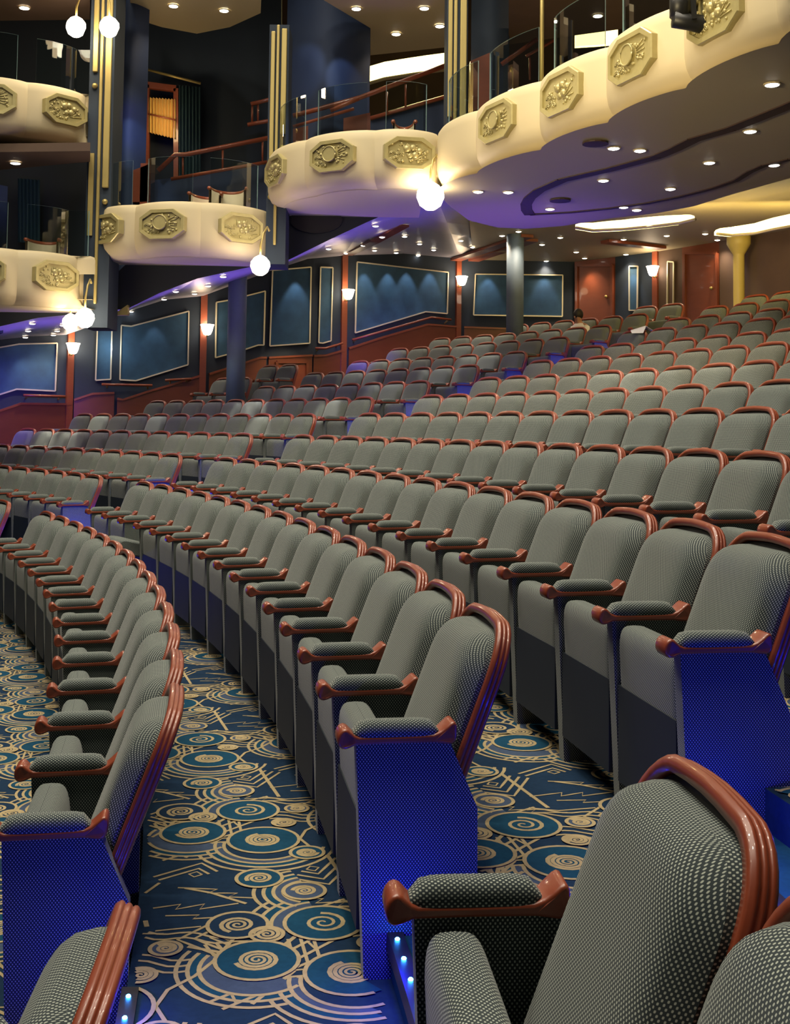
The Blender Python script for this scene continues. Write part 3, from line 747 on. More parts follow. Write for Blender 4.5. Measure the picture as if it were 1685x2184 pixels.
if all(pts):
    mb = MB()
    for a, b in zip(pts, pts[1:]): mb.bar((a[0], a[1], a[2]-.02), (b[0], b[1], b[2]-.02), .16, .03)
    struct(mb, 'trim_4', M['walnut'])
for r, th, e in ((6, .69, 55), (6, .705, 45), (5, .735, 35), (4, .80, 60), (4, .775, 45), (7, .455, 75), (7, .43, 75), (7, .39, 50), (8, .62, 90), (9, .63, 90), (7, .62, 90), (11, .635, 60), (10, .67, 70), (8, .69, 80), (9, .71, 70), (6, .62, 60), (5, .62, 40), (5, .80, 50), (7, .70, 70), (11, .69, 50), (12, .65, 50), (10, .54, 40), (11, .52, 40)):  # added narrow spots without fixtures, brightening chosen seats
    q = pol(ROWS[r]['R']+.25, th, ROWS[r]['z']); h = 1.7 if r < 7 else 2.4
    if q[2]+h > 2.55 and polof(q)[0] < 27.4: h = 2.5-q[2]
    light('SPOT', (q[0], q[1], q[2]+h), e, (1, .93, .78), .03, q, .62, .5)
light('SPOT', (-3.3, 16.0, 1.2), 16, (.85, .95, 1), .05, (-2.2, 17.25, .6), .5, .7)  # added spot, brightens the round blue-grey column
# wall washers
for i, us in ((6, (790, 840, 880, 930)), (7, (1044, 1165)), (4, (640,)), (9, (1335,)), (8, (1247,)), (2, (330,)), (0, (60,))):
    for u in us:
        p, n, d = facet(i); vt = {6: 545, 7: 556, 4: 562, 9: 545, 8: 552, 2: 655, 0: 722}[i]; q = Vector(onf(i, u, vt, .22)); q.z -= .06
        light('SPOT', tuple(q), 18 if i not in (0, 2) else 6, (.85, .92, 1) if i != 8 else (1, .7, .4), .02, tuple(q-n*.28+Vector((0, 0, -1.3))), .95, .6)
p, n, d = facet(4); q = Vector(onf(4, 622, 765, .5)); light('SPOT', tuple(q+n*.3+Vector((0, 0, .5))), 22, (1, .75, .45), .05, tuple(q-n*.5+Vector((0, 0, -.6))), 1.3, .6)  # added orange spot without a fixture, lights the small wooden door
p, n, d = facet(1); q = Vector(onf(1, 238, 740, .30)); light('POINT', tuple(q), 5, (.8, .95, 1), .04)

# ------------------------------------------------------------------ fascia under the boxes
mb = MB(); tops = []
for p in fr: tops.append((p[0], p[1], 1.5 if p[0] < -3.4 else (2.05 if p[0] < -1.25 else 2.95)))
A, B = [], []
for p, t in zip(fr, tops): A.append(p); B.append((t[0], t[1], max(t[2], p[2]+.02)))
mb.grid([A, B]); struct(mb, 'wall_fascia', M['dark'])
o = thing('speaker_recess', 'black oval speaker recess in the dark wall below the balcony box beside the main front', 'speaker', ony(675, 470, 14.3))
c = Vector(ony(675, 470, 14.33)); mb = MB(); ring = [(c.x+.33*cos(2*PI*k/24), c.y-.03, c.z+.17*sin(2*PI*k/24)) for k in range(24)]; mb.prism(ring, (0, .04, 0)); build(mb, 'grille', M['black'], o)
mb = MB(); q = [ony(u, v, 14.25) for u, v in ((240,672),(272,650),(273,668),(271,672))]; mb.prism(q, (0, .1, 0)); struct(mb, 'trim_6', M['gold'])

# ------------------------------------------------------------------ balconies
def plaque(parent, c2, n2, z, kind, w=.54, h=.34):
    """octagonal gilt plaque with a raised rim and a relief inside"""
    t = Vector((-n2.y, n2.x)); 
    if t.x < 0: t = -t
    P = lambda s, zz, o: (c2.x+t.x*s+n2.x*o, c2.y+t.y*s+n2.y*o, z+zz)
    def octa(w, h, cw, ch): return [(-w/2+cw,-h/2),(w/2-cw,-h/2),(w/2,-h/2+ch),(w/2,h/2-ch),(w/2-cw,h/2),(-w/2+cw,h/2),(-w/2,h/2-ch),(-w/2,-h/2+ch)]
    o1, o2 = octa(w, h, .14, .095), octa(w-.085, h-.085, .12, .075)
    mb = MB(); A = [P(s, q, -.05) for s, q in o1]; B = [P(s, q, .022) for s, q in o1]; Cc = [P(s*.97, q*.97, .032) for s, q in o1]; D_ = [P(s, q, .030) for s, q in o2]; E_ = [P(s, q, .008) for s, q in o2]
    mb.grid([A, B, Cc, D_, E_], True); mb.poly(E_)
    pl = build(mb, 'plaque', M['gilt'], parent)
    R_ = random.Random(hash((kind, round(c2.x, 1))) & 255); mb = MB()
    def blob(s, q, r, e=.5): 
        cc = P(s, q, .010); mb.sphere(cc, r, 8, 5, (1, 1, 1))
    def arcs(s, q, r):
        for rr in (r, r*.62): mb.tube([P(s+rr*cos(a), q+rr*sin(a), .014) for a in [PI*k/7 for k in range(8)]], .0055, 5)
        blob(s, q, r*.22)
    for s, q in ((-.19,-.02),(-.155,-.075),(-.20,-.095),(-.10,-.105),(-.125,-.03)): arcs(s, q, .034)
    if kind == 0:
        mb.grid([[P(-.02+.085*cos(2*PI*k/20), .02+.085*sin(2*PI*k/20), o_) for k in range(20)] for o_ in (0., .042)], True); mb.poly([P(-.02+.085*cos(2*PI*k/20), .02+.085*sin(2*PI*k/20), .040) for k in range(20)])
        mb.tube([P(-.02+.085*cos(2*PI*k/20), .02+.085*sin(2*PI*k/20), .042) for k in range(21)], .008, 5)
        for a in (-.5, -.25, 0., .25, .5): mb.tube([P(.075*cos(a)+.01, .01+.075*sin(a), .012), P(.19*cos(a)+.0, .02+.16*sin(a), .012)], .006, 5)
        for k in range(30): blob(R_.uniform(-.2, .2), R_.uniform(-.11, .11), R_.uniform(.010, .019))
    else:
        for s, q, r in ((-.03,.045,.045),(.035,.06,.04),(.06,-.02,.042),(0,-.03,.035),(.11,.03,.035)): 
            mb.sphere(P(s, q, .0), r, 10, 6)
        for k in range(4): mb.tube([P(-.07+.03*k, .09, .016), P(-.06+.03*k, .02, .02)], .006, 5)
        for a in (.1, .45, .8): mb.tube([P(.05, -.07, .014), P(.05+.16*cos(a), -.07+.16*sin(a), .012)], .006, 5)
        for k in range(30): blob(R_.uniform(-.2, .2), R_.uniform(-.11, .10), R_.uniform(.010, .018))
    build(mb, 'relief', M['gilt'], pl, True)
PROF = [(-.20, -.22), (-.20, -.05), (-.185, -.012), (-.15, .0), (-.06, .0), (-.02, -.012), (.004, -.045), (.012, -.12), (.016, -.30), (.012, -.44), (-.004, -.52), (-.04, -.585), (-.10, -.62), (-.20, -.64)]
def balcony(label, pts2, ztop, kinds, back_y, sag=.14, depth=None, scale=1., soff=True, glass_h=.55, skip_glass=(), pw=.575, ph=.355):
    P = lobed([Vector(p) for p in pts2], sag); N = normals(P); c = P[len(P)//2]
    o = thing('balcony', label, 'balcony', (c.x, c.y, ztop-.64))
    prof = [(a*1., b*scale) for a, b in PROF]
    rows = [[(P[i].x+N[i].x*a, P[i].y+N[i].y*a, ztop+b) for a, b in prof] for i in range(len(P))]
    mb = MB()
    for j in range(len(kinds)): mb.grid(rows[j*12:j*12+13])
    mb.poly(rows[0]); mb.poly(rows[-1][::-1])
    par = build(mb, 'parapet', M['cream'], o, True)
    if soff:
        mb = MB(); z = ztop-.64*scale
        a = [(P[i].x-N[i].x*.18, P[i].y-N[i].y*.18, z) for i in range(len(P))]; b = [(q[0], max(back_y, q[1]+.02), z+.02) for q in a]
        a2 = [(q[0], q[1], z+.12) for q in a]; b2 = [(q[0], q[1], z+.12) for q in b]
        mb.grid([a, b]); mb.grid([a2, b2]); build(mb, 'deck', M['cream'], o)
    n = 12
    for j, kd in enumerate(kinds):
        if kd is None: continue
        i = j*n+n//2; f = Vector((P[i].x, P[i].y)); plaque(o, f+N[i]*.012, N[i], ztop-.285*scale, kd, pw, ph)
    # seams where the bays meet
    # glass balustrade, one curved pane per bay
    for j in range(len(kinds)):
        if j in skip_glass: continue
        idx = range(j*n+1, j*n+n) ; rows = []
        for i in idx:
            q = P[i]-N[i]*.11; rows.append([(q.x, q.y, ztop-.02), (q.x, q.y, ztop+glass_h), (q.x-N[i].x*.012, q.y-N[i].y*.012, ztop+glass_h), (q.x-N[i].x*.012, q.y-N[i].y*.012, ztop-.02)])
        mb = MB(); mb.grid(rows, True, 0, True, True); nc = 4
        for fi in range(len(mb.f)):
            if fi >= nc*(len(rows)-1) or fi % nc == 1: mb.m[fi] = 1
        build(mb, 'glass_pane', [M['glass'], M['glassedge']], o, False)
    return o
balcony('long scalloped cream balcony front with gilt plaques curving overhead to the near side', [tuple(p) for p in main_pts], 3.27, [None, 0, 1, 0, 1, 0, 1][:len(main_pts)-1], 30, .11, soff=False, pw=.62, ph=.385)
# the plaque on the turned first bay of the main front
balcony('cream balcony box joined to the main front, three gilt plaques', [(-1.36, 13.85), (-.87, 12.87), (-.08, 12.41), (.62, 12.55)], 3.27, [1, 0, 1], 14.35)
balcony('middle cream balcony box between two gold-striped pilasters', [(-3.50, 14.02), (-2.93, 13.53), (-2.12, 13.33), (-1.38, 13.87)], 2.62, [1, 0, 1], 14.35)
balcony('lower cream balcony box at the stage end, above the purple ceiling', [(-5.6, 13.25), (-4.98, 13.0), (-4.20, 13.15), (-3.62, 13.75)], 2.0, [1, 0, 1], 14.35)
balcony('upper cream balcony box at the stage end under two lanterns', [(-5.55, 13.3), (-4.93, 13.05), (-4.17, 13.22), (-3.60, 13.85)], 4.0, [1, 0, 1], 14.6)
o = thing('plaque_side', 'gilt octagonal plaque seen edge-on where the two balcony fronts meet', 'plaque', (.66, 12.45, 2.85)); o['base'] = (.66, 12.45, 2.85)
plaque(o, Vector((.70, 12.36)), Vector((-.93, -.37)).normalized(), 3.0, 1, .36, .34)

# pilasters: dark pier with three gold strips
def pilaster(u, y, z0, z1, w, strips, label):
    x = ony(u, 300, y)[0]; o = thing('pilaster', label, 'pilaster', (x, y, z0)); mb = MB(); mb.box((x-w/2, y-.02, z0), (x+w/2, y+.5, z1)); build(mb, 'pier', M['wallnavy'], o)
    for dx, ww, a, b in strips:
        mb = MB(); mb.box((x+dx-ww/2, y-.06, a), (x+dx+ww/2, y-.01, b)); build(mb, 'gold_strip', M['gold'], o, bevel=.008)
        if a > z0+.3:
            mb = MB(); mb.sphere((x+dx, y-.04, a-.17), .035, 10, 6); build(mb, 'boss', M['gold'], o, True)
    return x
zat = lambda v, y, u=300: ony(u, v, y)[2]
Y1 = 13.72
pilaster(214, Y1, zat(700, Y1), zat(-120, Y1), .30, [(-.075, .06, zat(157, Y1), zat(-120, Y1)), (.0, .035, zat(650, Y1), zat(-120, Y1)), (.085, .075, zat(403, Y1), zat(-120, Y1))], 'gold-striped dark pilaster under the two lanterns, stage end')
x1 = ony(196, 450, Y1)[0]; mb = MB(); mb.box((x1-.04, Y1-.05, zat(505, Y1)), (x1+.02, Y1-.01, zat(330, Y1))); o = build(mb, 'gold_fillet', M['gold']); tag(o, 'short loose gold strip beside the first pilaster, above the lower box', 'trim strip')
Y2 = 13.75
pilaster(592, Y2, zat(560, Y2), zat(50, Y2), .24, [(-.07, .05, zat(388, Y2), zat(66, Y2)), (-.01, .035, zat(520, Y2), zat(52, Y2)), (.065, .065, zat(283, Y2), zat(60, Y2))], 'gold-striped pilaster between the middle box and the joined box')
Y3 = 12.95
pilaster(973, Y3, 2.7, zat(-160, Y3), .24, [(-.08, .05, 3.55, zat(-160, Y3)), (-.02, .04, 3.3, zat(-160, Y3)), (.07, .075, 3.0, zat(-160, Y3))], 'gold-striped pilaster rising behind the main balcony front')
# lanterns on curved gold arms
def lantern(u, v, y, ax, label, r=.115):
    c = Vector(ony(u, v, y)); o = thing('lantern', label, 'lantern', tuple(c), 'globe lanterns on the pilasters')
    mb = MB(); mb.lathe([(r*.35, -r), (r*.75, -r*.72), (r, -r*.1), (r*.95, r*.35), (r*.6, r*.8), (r*.25, r)], tuple(c), 8); build(mb, 'globe', M['lamp'], o)
    t = c+Vector((0, 0, r)); mb = MB(); e = Vector((ax, y+.1, c.z+.42))
    pts = [t, t+Vector((0, 0, .12)), t.lerp(e, .35)+Vector((0, 0, .16)), t.lerp(e, .75)+Vector((0, 0, .12)), e]; mb.tube([tuple(p) for p in pts], .014, 6); build(mb, 'arm', M['gold'], o, True)
    light('POINT', tuple(c+Vector((0, -.2, 0))), 8, (1, .72, .42), .12)
px1 = ony(214, 100, Y1)[0]
lantern(162, 57, 13.35, px1-.1, 'glowing globe lantern on a gold arm, stage side of the first pilaster', .12)
lantern(233, 57, 13.35, px1+.1, 'glowing globe lantern on a gold arm, aisle side of the first pilaster', .12)
lantern(181, 678, 13.4, ony(200, 600, 13.6)[0], 'glowing globe lantern at the foot of the first pilaster, front one', .115)
lantern(150, 687, 13.9, ony(196, 600, 13.6)[0], 'glowing globe lantern half behind another at the foot of the first pilaster', .10)
lantern(555, 566, 13.2, ony(580, 500, 13.6)[0], 'glowing globe lantern under the middle balcony box', .115)
lantern(918, 418, 12.3, .62, 'big bright globe lantern where the two balcony fronts meet', .15)
lantern(1263, 12, 15.5, ony(1300, -60, 15.5)[0], 'bright lantern seen through the glass above the main balcony front', .06)

# ------------------------------------------------------------------ the upper bays behind the boxes
def wallpx(name, px, y, m, ddy=None):
    mb = MB(); P = [ony(u, v, yy if False else y) for u, v in px]; mb.prism(P, (0, .15, 0)); return struct(mb, name, m)
mb = MB(); mb.box((-9, 22.6, 3.0), (12, 22.8, 9.5)); struct(mb, 'wall_upper', M['brown'])
wallpx('wall_bay', [(-60,-60),(200,-60),(200,560),(-60,560)], 16.6, M['dark'])
wallpx('wall_bay', [(235,-70),(600,-70),(600,470),(235,470)], 16.8, M['bay'])
def pier(u0, u1, y, z0, z1, m, bulge=.25):
    a, b = ony(u0, 300, y)[0], ony(u1, 300, y)[0]; mb = MB(); pts = [(a+(b-a)*k/10, y-bulge*sin(PI*k/10)) for k in range(11)]
    mb.grid([[(x, yy, z0) for x, yy in pts], [(x, yy, z1) for x, yy in pts]]); mb.grid([[(b, y, z0), (b-.25, y+.5, z0)], [(b, y, z1), (b-.25, y+.5, z1)]]); struct(mb, 'wall_pier', m, True)
pier(246, 312, 15.2, 1.9, 6.2, M['pier'])
pier(608, 787, 15.6, 2.75, 6.6, M['pier'], .5)
pier(1003, 1085, 15.2, 3.45, 6.6, M['wallnavy'], .2)
pier(-80, 20, 15.4, 1.2, 3.2, M['pier'])
def ceilpx(name, px, z, m):
    mb = MB(); mb.prism([onz(u, v, z) for u, v in px], (0, 0, .1)); struct(mb, name, m)
ceilpx('ceiling_bay', [(282,38),(345,58),(420,72),(490,58),(556,28),(560,-60),(270,-60)], 5.6, M['ceil'])
ceilpx('ceiling_bay', [(-60,45),(192,42),(192,-60),(-60,-60)], 5.2, M['brown'])
ceilpx('ceiling_bay', [(-60,368),(192,345),(192,322),(-60,325)], 3.15, M['brown'])
ceilpx('ceiling_bay', [(690,0),(790,60),(790,118),(960,100),(960,-60),(690,-60)], 5.5, M['ceil'])
ceilpx('ceiling_bay', [(1085,95),(1340,60),(1600,-60),(1085,-60)], 5.3, M['brown'])
for k, (u, v, z) in enumerate(((370,12,5.59),(478,22,5.59),(52,16,5.19),(33,347,3.14),(845,72,5.49),(938,55,5.49),(905,17,5.49),(760,18,5.49),(1275,33,5.29))):
    c = onz(u, v, z); downlight(c, ['downlight over the middle bay, stage side', 'downlight over the middle bay, beside the pilaster', 'downlight above the upper box at the stage end', 'downlight under the upper box at the stage end', 'lower downlight of the ceiling by the upper yellow cove', 'downlight of that ceiling nearest the third pilaster', 'upper downlight in the ceiling over the yellow cove', 'single downlight at the top of the blue pier', 'small downlight below the bright lantern behind the glass'][k], .06, 'downlights over the upper bays')
    if k in (0, 2, 4, 5, 8): light('SPOT', (c[0], c[1], c[2]-.04), 30, (1, .8, .56), .05, (c[0], c[1], c[2]-3), 2., .8)
cz = [ony(u, v, 19.5) for u, v in ((786,160),(820,150),(870,142),(910,136),(956,130))]
o = thing('cove_light', 'broad yellow glowing cove behind the joined balcony box', 'cove light', cz[0]); mb = MB()
mb.grid([[(p[0], p[1], p[2]-.14) for p in cz], [(p[0], p[1], p[2]+.15) for p in cz]]); mb.grid([[(p[0], p[1]+.1, p[2]-.14) for p in cz], [(p[0], p[1]+.1, p[2]+.15) for p in cz]]); build(mb, 'lit_recess', M['cove'], o)
mb = MB(); mb.tube([(p[0], p[1]-.03, p[2]-.16) for p in cz], .03, 6); build(mb, 'lip', M['cream'], o)
light('AREA', (cz[2][0], 19.2, cz[2][2]), 40, (1, .75, .28), 1.2, (cz[2][0], 17.5, cz[2][2]-.4), sy=.3)
cz = [ony(u, v, 19.5) for u, v in ((1228,83),(1275,80),(1318,76))]
o = thing('cove_light', 'short yellow glowing cove patch behind the main balcony glass', 'cove light', cz[0]); mb = MB()
mb.grid([[(p[0], p[1], p[2]-.13) for p in cz], [(p[0], p[1], p[2]+.12) for p in cz], [(p[0], p[1]+.1, p[2]+.12) for p in cz], [(p[0], p[1]+.1, p[2]-.13) for p in cz]]); build(mb, 'lit_recess', M['cove'], o)
# bay 2: curtained doorway, teal drape, curtain track, low purple wall and handrails
YB = 16.55
q = [ony(u, v, YB) for u, v in ((314,182),(376,190),(376,400),(314,400))]
mb = MB(); mb.bar(q[0], q[1], .09, .08, (0, 1, 0)); mb.bar(q[1], q[2], .07, .08, (0, 1, 0)); mb.bar(q[0], q[3], .07, .08, (0, 1, 0)); door4 = struct(mb, 'door_4', M['railwood'])
def drape(name, label, px, y, m, folds, amp=.035, thick=True):
    (u0, v0), (u1, v1), (u2, v2), (u3, v3) = px; rows = []
    N_ = folds*6
    for top in (0, 1):
        r = []
        for k in range(N_+1):
            f = k/N_; u = (u0+(u1-u0)*f) if top == 0 else (u3+(u2-u3)*f); v = (v0+(v1-v0)*f) if top == 0 else (v3+(v2-v3)*f); p = ony(u, v, y); r.append((p[0], p[1]+amp*sin(2*PI*folds*f), p[2]))
        rows.append(r)
    mb = MB(); mb.grid(rows); back = [[(x, yy+.012, z) for x, yy, z in r] for r in rows]; mb.grid(back[::-1])
    o = build(mb, name, m, None, True); tag(o, label, 'curtain'); return o
drape('curtain', 'lit gold curtain in the doorway behind the middle box', ((316,208),(375,212),(375,296),(316,282)), 16.5, M['curtgold'], 9)
drape('curtain', 'dark teal drape hanging beside the gold-curtained doorway', ((378,182),(428,186),(428,400),(378,400)), 16.55, M['curtteal'], 7)
drape('curtain', 'dark teal drape behind the lower box at the stage end', ((38,380),(85,384),(85,520),(38,516)), 16.3, M['curtteal'], 6)
a, b = ony(305, 146, 16.4), ony(428, 178, 16.4); mb = MB(); mb.tube([a, b], .02, 6); o = build(mb, 'curtain_track', M['gold'], None, True); tag(o, 'thin curtain track above the gold-curtained doorway', 'curtain track')
c = ony(345, 250, 16.0); light('POINT', c, 9, (1, .72, .35), .1)  # added point lamp, only there to light the gold curtain
mb = MB(); mb.tube([ony(316, 243, 16.38), ony(375, 256, 16.38)], .012, 6); build(mb, 'door_bar', M['railwood'], door4, True)
q = [ony(u, v, 15.0) for u, v in ((245,378),(318,350),(318,430),(245,432))]; mb = MB(); mb.prism(q, (0, .08, 0)); struct(mb, 'wall_low', M['walnut'])
q = [ony(u, v, 16.2) for u, v in ((318,385),(365,380),(585,345),(585,470),(318,470))]; mb = MB(); mb.prism(q, (0, .1, 0)); struct(mb, 'wall_low', M['pier'])
def px_rail(px, y, r, lab, posts=()):
    P = [ony(u, v, y) for u, v in px]; o = thing('handrail', lab, 'handrail', P[0]); mb = MB(); mb.tube(P, r, 8); build(mb, 'rail', M['railwood'], o, True)
    for (u0, v0), (u1, v1) in posts: mb = MB(); mb.tube([ony(u0, v0, y+.02), ony(u1, v1, y+.02)], .016, 6); build(mb, 'baluster', M['railwood'], o, True)
px_rail([(337,364),(374,330),(395,330),(585,292)], 15.9, .035, 'long wooden handrail climbing behind the middle box', [((560,297),(560,346)), ((475,315),(475,362)), ((390,331),(390,378))])
px_rail([(365,382),(585,343)], 15.92, .026, 'lower wooden rail parallel to the long handrail behind the middle box')
px_rail([(535,222),(585,210)], 15.95, .03, 'short upper wooden rail half hidden by the second pilaster', [((550,220),(550,262)), ((538,222),(538,264))])
px_rail([(528,266),(585,256)], 15.95, .03, 'short lower wooden rail half hidden by the second pilaster')
px_rail([(625,247),(678,233),(768,208),(955,138)], 14.9, .033, 'long wooden handrail climbing behind the joined box', [((865,180),(865,232)), ((825,196),(825,245))])
px_rail([(625,270),(755,232)], 14.9, .022, 'lower wooden rail at the foot of the handrail behind the joined box')
px_rail([(705,236),(765,210)], 14.7, .03, 'short bright handrail end in front of the blue pier')
px_rail([(790,252),(955,205)], 14.95, .026, 'wooden kick rail under the long handrail behind the joined box')
q = [ony(u, v, 15.0) for u, v in ((790,258),(958,210),(958,300),(790,300))]; mb = MB(); mb.prism(q, (0, .1, 0)); struct(mb, 'wall_low', M['pier'])
q = [ony(u, v, 15.2) for u, v in ((625,275),(790,240),(790,300),(625,310))]; mb = MB(); mb.prism(q, (0, .1, 0)); struct(mb, 'wall_low', M['walnut'])
px_rail([(1070,137),(1145,84)], 14.6, .03, 'bright orange wooden handrail behind the main balcony glass')
px_rail([(1122,120),(1185,84)], 14.8, .02, 'thin wooden rail beyond the bright handrail', [((1130,116),(1130,170))])
q = [ony(u, v, 14.9) for u, v in ((1003,130),(1045,112),(1045,220),(1003,240))]; mb = MB(); mb.prism(q, (0, .1, 0)); struct(mb, 'wall_low', M['walnut'])
p = ony(1156, 60, 11.6); mb = MB(); mb.lathe([(.022, 0), (.022, 2.2)], (p[0], p[1], 3.2), 10); o = build(mb, 'brass_pole', M['gold'], None, True); tag(o, 'thin brass pole standing on the main balcony front', 'pole')
p = ony(310, 330, 15.05); mb = MB(); mb.box((p[0]-.05, p[1]-.05, 1.9), (p[0]+.05, p[1]+.05, ony(310, 350, 15.05)[2])); struct(mb, 'trim_7', M['railwood'])
# tub armchairs just showing over the parapets
def armchair(u, v, y, lab, w=.5):
    c = ony(u, v, y); o = thing('tub_chair', lab, 'armchair', (c[0], c[1], c[2]-.75)); b = []
    pts = [(c[0]+w/2*cos(a), c[1]-.1+.35*sin(a)) for a in [PI*k/12 for k in range(13)]]
    mb = MB(); mb.grid([[(x, y_, c[2]-.5) for x, y_ in pts], [(x, y_, c[2]-.03) for x, y_ in pts], [(c[0]+(x-c[0])*.86, c[1]-.1+(y_-c[1]+.1)*.86, c[2]-.03) for x, y_ in pts], [(c[0]+(x-c[0])*.86, c[1]-.1+(y_-c[1]+.1)*.86, c[2]-.5) for x, y_ in pts]]); build(mb, 'backrest', M['leatherc'], o, True)
    mb = MB(); mb.tube([(x, y_, c[2]-.01) for x, y_ in pts], .025, 6); build(mb, 'top_rail', M['railwood'], o, True)
    mb = MB(); mb.box((c[0]-w*.4, c[1]-.35, c[2]-.5), (c[0]+w*.4, c[1]+.15, c[2]-.32)); build(mb, 'seat', M['leatherc'], o, bevel=.03)
    for sx in (-1, 1):
        for sy in (-.3, .1): mb = MB(); mb.tube([(c[0]+sx*w*.36, c[1]+sy, c[2]-.5), (c[0]+sx*w*.36, c[1]+sy, c[2]-.75)], .02, 6); build(mb, 'leg', M['railwood'], o)
armchair(488, 403, 14.0, 'tan tub armchair showing over the middle balcony parapet', .46)
armchair(440, 414, 14.1, 'second tan tub armchair over the middle balcony parapet, lower', .4)
armchair(95, 512, 13.7, 'tan tub armchair showing over the lower box at the stage end', .4)
armchair(862, 262, 13.2, 'brown tub armchair back showing over the joined box', .26)

# theatre spotlight clamped in front of the main front
c = Vector(ony(1475, 48, 8.15)); o = thing('theatre_spotlight', 'black theatre spotlight clamped to the main balcony front', 'spotlight', tuple(c))
ax = Vector(ony(1512, 60, 8.0))-Vector(ony(1434, 46, 8.0)); L_ = ax.length; ax.normalize()
mb = MB(); mb.tube([tuple(c-ax*L_*.52), tuple(c-ax*L_*.50), tuple(c-ax*L_*.1), tuple(c+ax*L_*.3), tuple(c+ax*L_*.5)], [.05, .062, .060, .066, .062], 14); build(mb, 'housing', M['black'], o, True)
mb = MB(); mb.tube([tuple(c-ax*.08+Vector((0, .02, .03))), tuple(c-ax*.07+Vector((0, .02, .22)))], [.075, .085], 10); build(mb, 'ballast_box', M['black'], o, True)
mb = MB()
for sg in (-1, 1): mb.bar(tuple(c+Vector((0, .075*sg, 0))), tuple(c+Vector((-.02, .075*sg, .3))), .035, .014, (0, 1, 0))
mb.bar(tuple(c+Vector((-.02, -.08, .3))), tuple(c+Vector((-.02, .08, .3))), .035, .014); build(mb, 'yoke', M['black'], o)
mb = MB(); mb.tube([tuple(c+Vector((-.02, 0, .3))), tuple(c+Vector((.12, .12, .36))), tuple(c+Vector((.22, .25, .36)))], .022, 8); build(mb, 'clamp', M['black'], o)

# a person seated far back, and a sheet of paper over a seat back
def person(R, th, z):
    o = link('person', None, None, pol(R, th, z)); o.rotation_euler = (0, 0, th); o.scale = (.8, .8, .8); tag(o, 'dark-haired person in a white shirt seated in the twelfth row, far block', 'person')
    J = [(.20,0,.46),(.17,0,.60),(.13,0,.78),(.10,0,.93),(.07,0,1.00),(.04,0,1.09),(.02,0,1.16),
         (.11,.17,.90),(.02,.21,.70),(-.12,.16,.60),(-.20,.10,.62),(.11,-.17,.90),(.02,-.21,.70),(-.12,-.16,.60),(-.20,-.10,.62),
         (.14,.09,.47),(-.20,.10,.47),(-.22,.10,.10),(-.33,.10,.03),(.14,-.09,.47),(-.20,-.10,.47),(-.22,-.10,.10),(-.33,-.10,.03)]
    E_ = [(0,1),(1,2),(2,3),(3,4),(4,5),(5,6),(3,7),(7,8),(8,9),(9,10),(3,11),(11,12),(12,13),(13,14),(0,15),(15,16),(16,17),(17,18),(0,19),(19,20),(20,21),(21,22)]
    rad = [.12,.11,.11,.08,.05,.085,.075,.06,.05,.037,.03,.06,.05,.037,.03,.09,.065,.045,.03,.09,.065,.045,.03]
    me = bpy.data.meshes.new('body'); me.from_pydata(J, E_, []); me.materials.append(M['skin']); b = link('body', me, o)
    sk = b.modifiers.new('skin', 'SKIN'); 
    for i, r in enumerate(rad): me.skin_vertices[0].data[i].radius = (r, r)
    me.skin_vertices[0].data[0].use_root = True
    b.modifiers.new('sub', 'SUBSURF').render_levels = 2
    mb = MB(); mb.sphere((.055, 0, 1.15), .112, 14, 10, (1.0, .82, 1.05)); build(mb, 'hair', M['hair'], o, True)
    mb = MB(); mb.sphere((-.052, 0, 1.09), .018, 8, 6, (1, .7, 1.2)); build(mb, 'nose', M['skin'], o, True)
    rows = []
    for zz, rx, ry, cx in ((.48,.16,.19,.19),(.65,.17,.20,.16),(.80,.16,.22,.13),(.91,.13,.21,.11),(.97,.07,.10,.09)):
        rows.append([(cx+rx*cos(2*PI*k/14), ry*sin(2*PI*k/14), zz) for k in range(14)])
    mb = MB(); mb.grid(rows, True); 
    for s in (-1, 1): mb.tube([(.11, s*.16, .89), (.02, s*.215, .70), (-.10, s*.17, .61)], [.075, .062, .05], 8)
    build(mb, 'shirt', M['shirt'], o, True)
    for s in (-1, 1):
        for k in range(5):
            a0 = (-.20, s*(.10+.018*(k-2)), .62); mb = MB(); L_ = (.06, .075, .08, .075, .05)[k]
            mb.tube([a0, (-.20-L_*.6, a0[1], .615), (-.20-L_, a0[1], .595)], [.011, .009, .007], 6); build(mb, 'finger', M['skin'], b, True)
d12 = ROWS[12]; dt = d12['far'][1]/(d12['R']+.3)
person(d12['R'], d12['far'][0]+2.15*dt, d12['z'])
c = Vector(onz(1369, 703, 1.335)); mb = MB(); mb.prism([tuple(c+Vector(p)) for p in ((-.17, -.1, -.03), (.02, -.14, .03), (.16, .0, -.02), (-.02, .08, .02))], (.0, .0, .012)); mb.prism([tuple(c+Vector(p)) for p in ((-.17, -.1, -.03), (.02, -.14, .03), (-.02, -.16, -.06), (-.16, -.12, -.06))], (.0, -.006, .0))
o = build(mb, 'paper_sheet', M['paper']); tag(o, 'white sheet of paper lying on a seat back near the back wall', 'paper')

# ------------------------------------------------------------------ light of the hall
w = bpy.data.worlds.new('hall_air'); sc.world = w; w.use_nodes = True
w.node_tree.nodes['Background'].inputs[0].default_value = (.5, .45, .42, 1); w.node_tree.nodes['Background'].inputs[1].default_value = .014
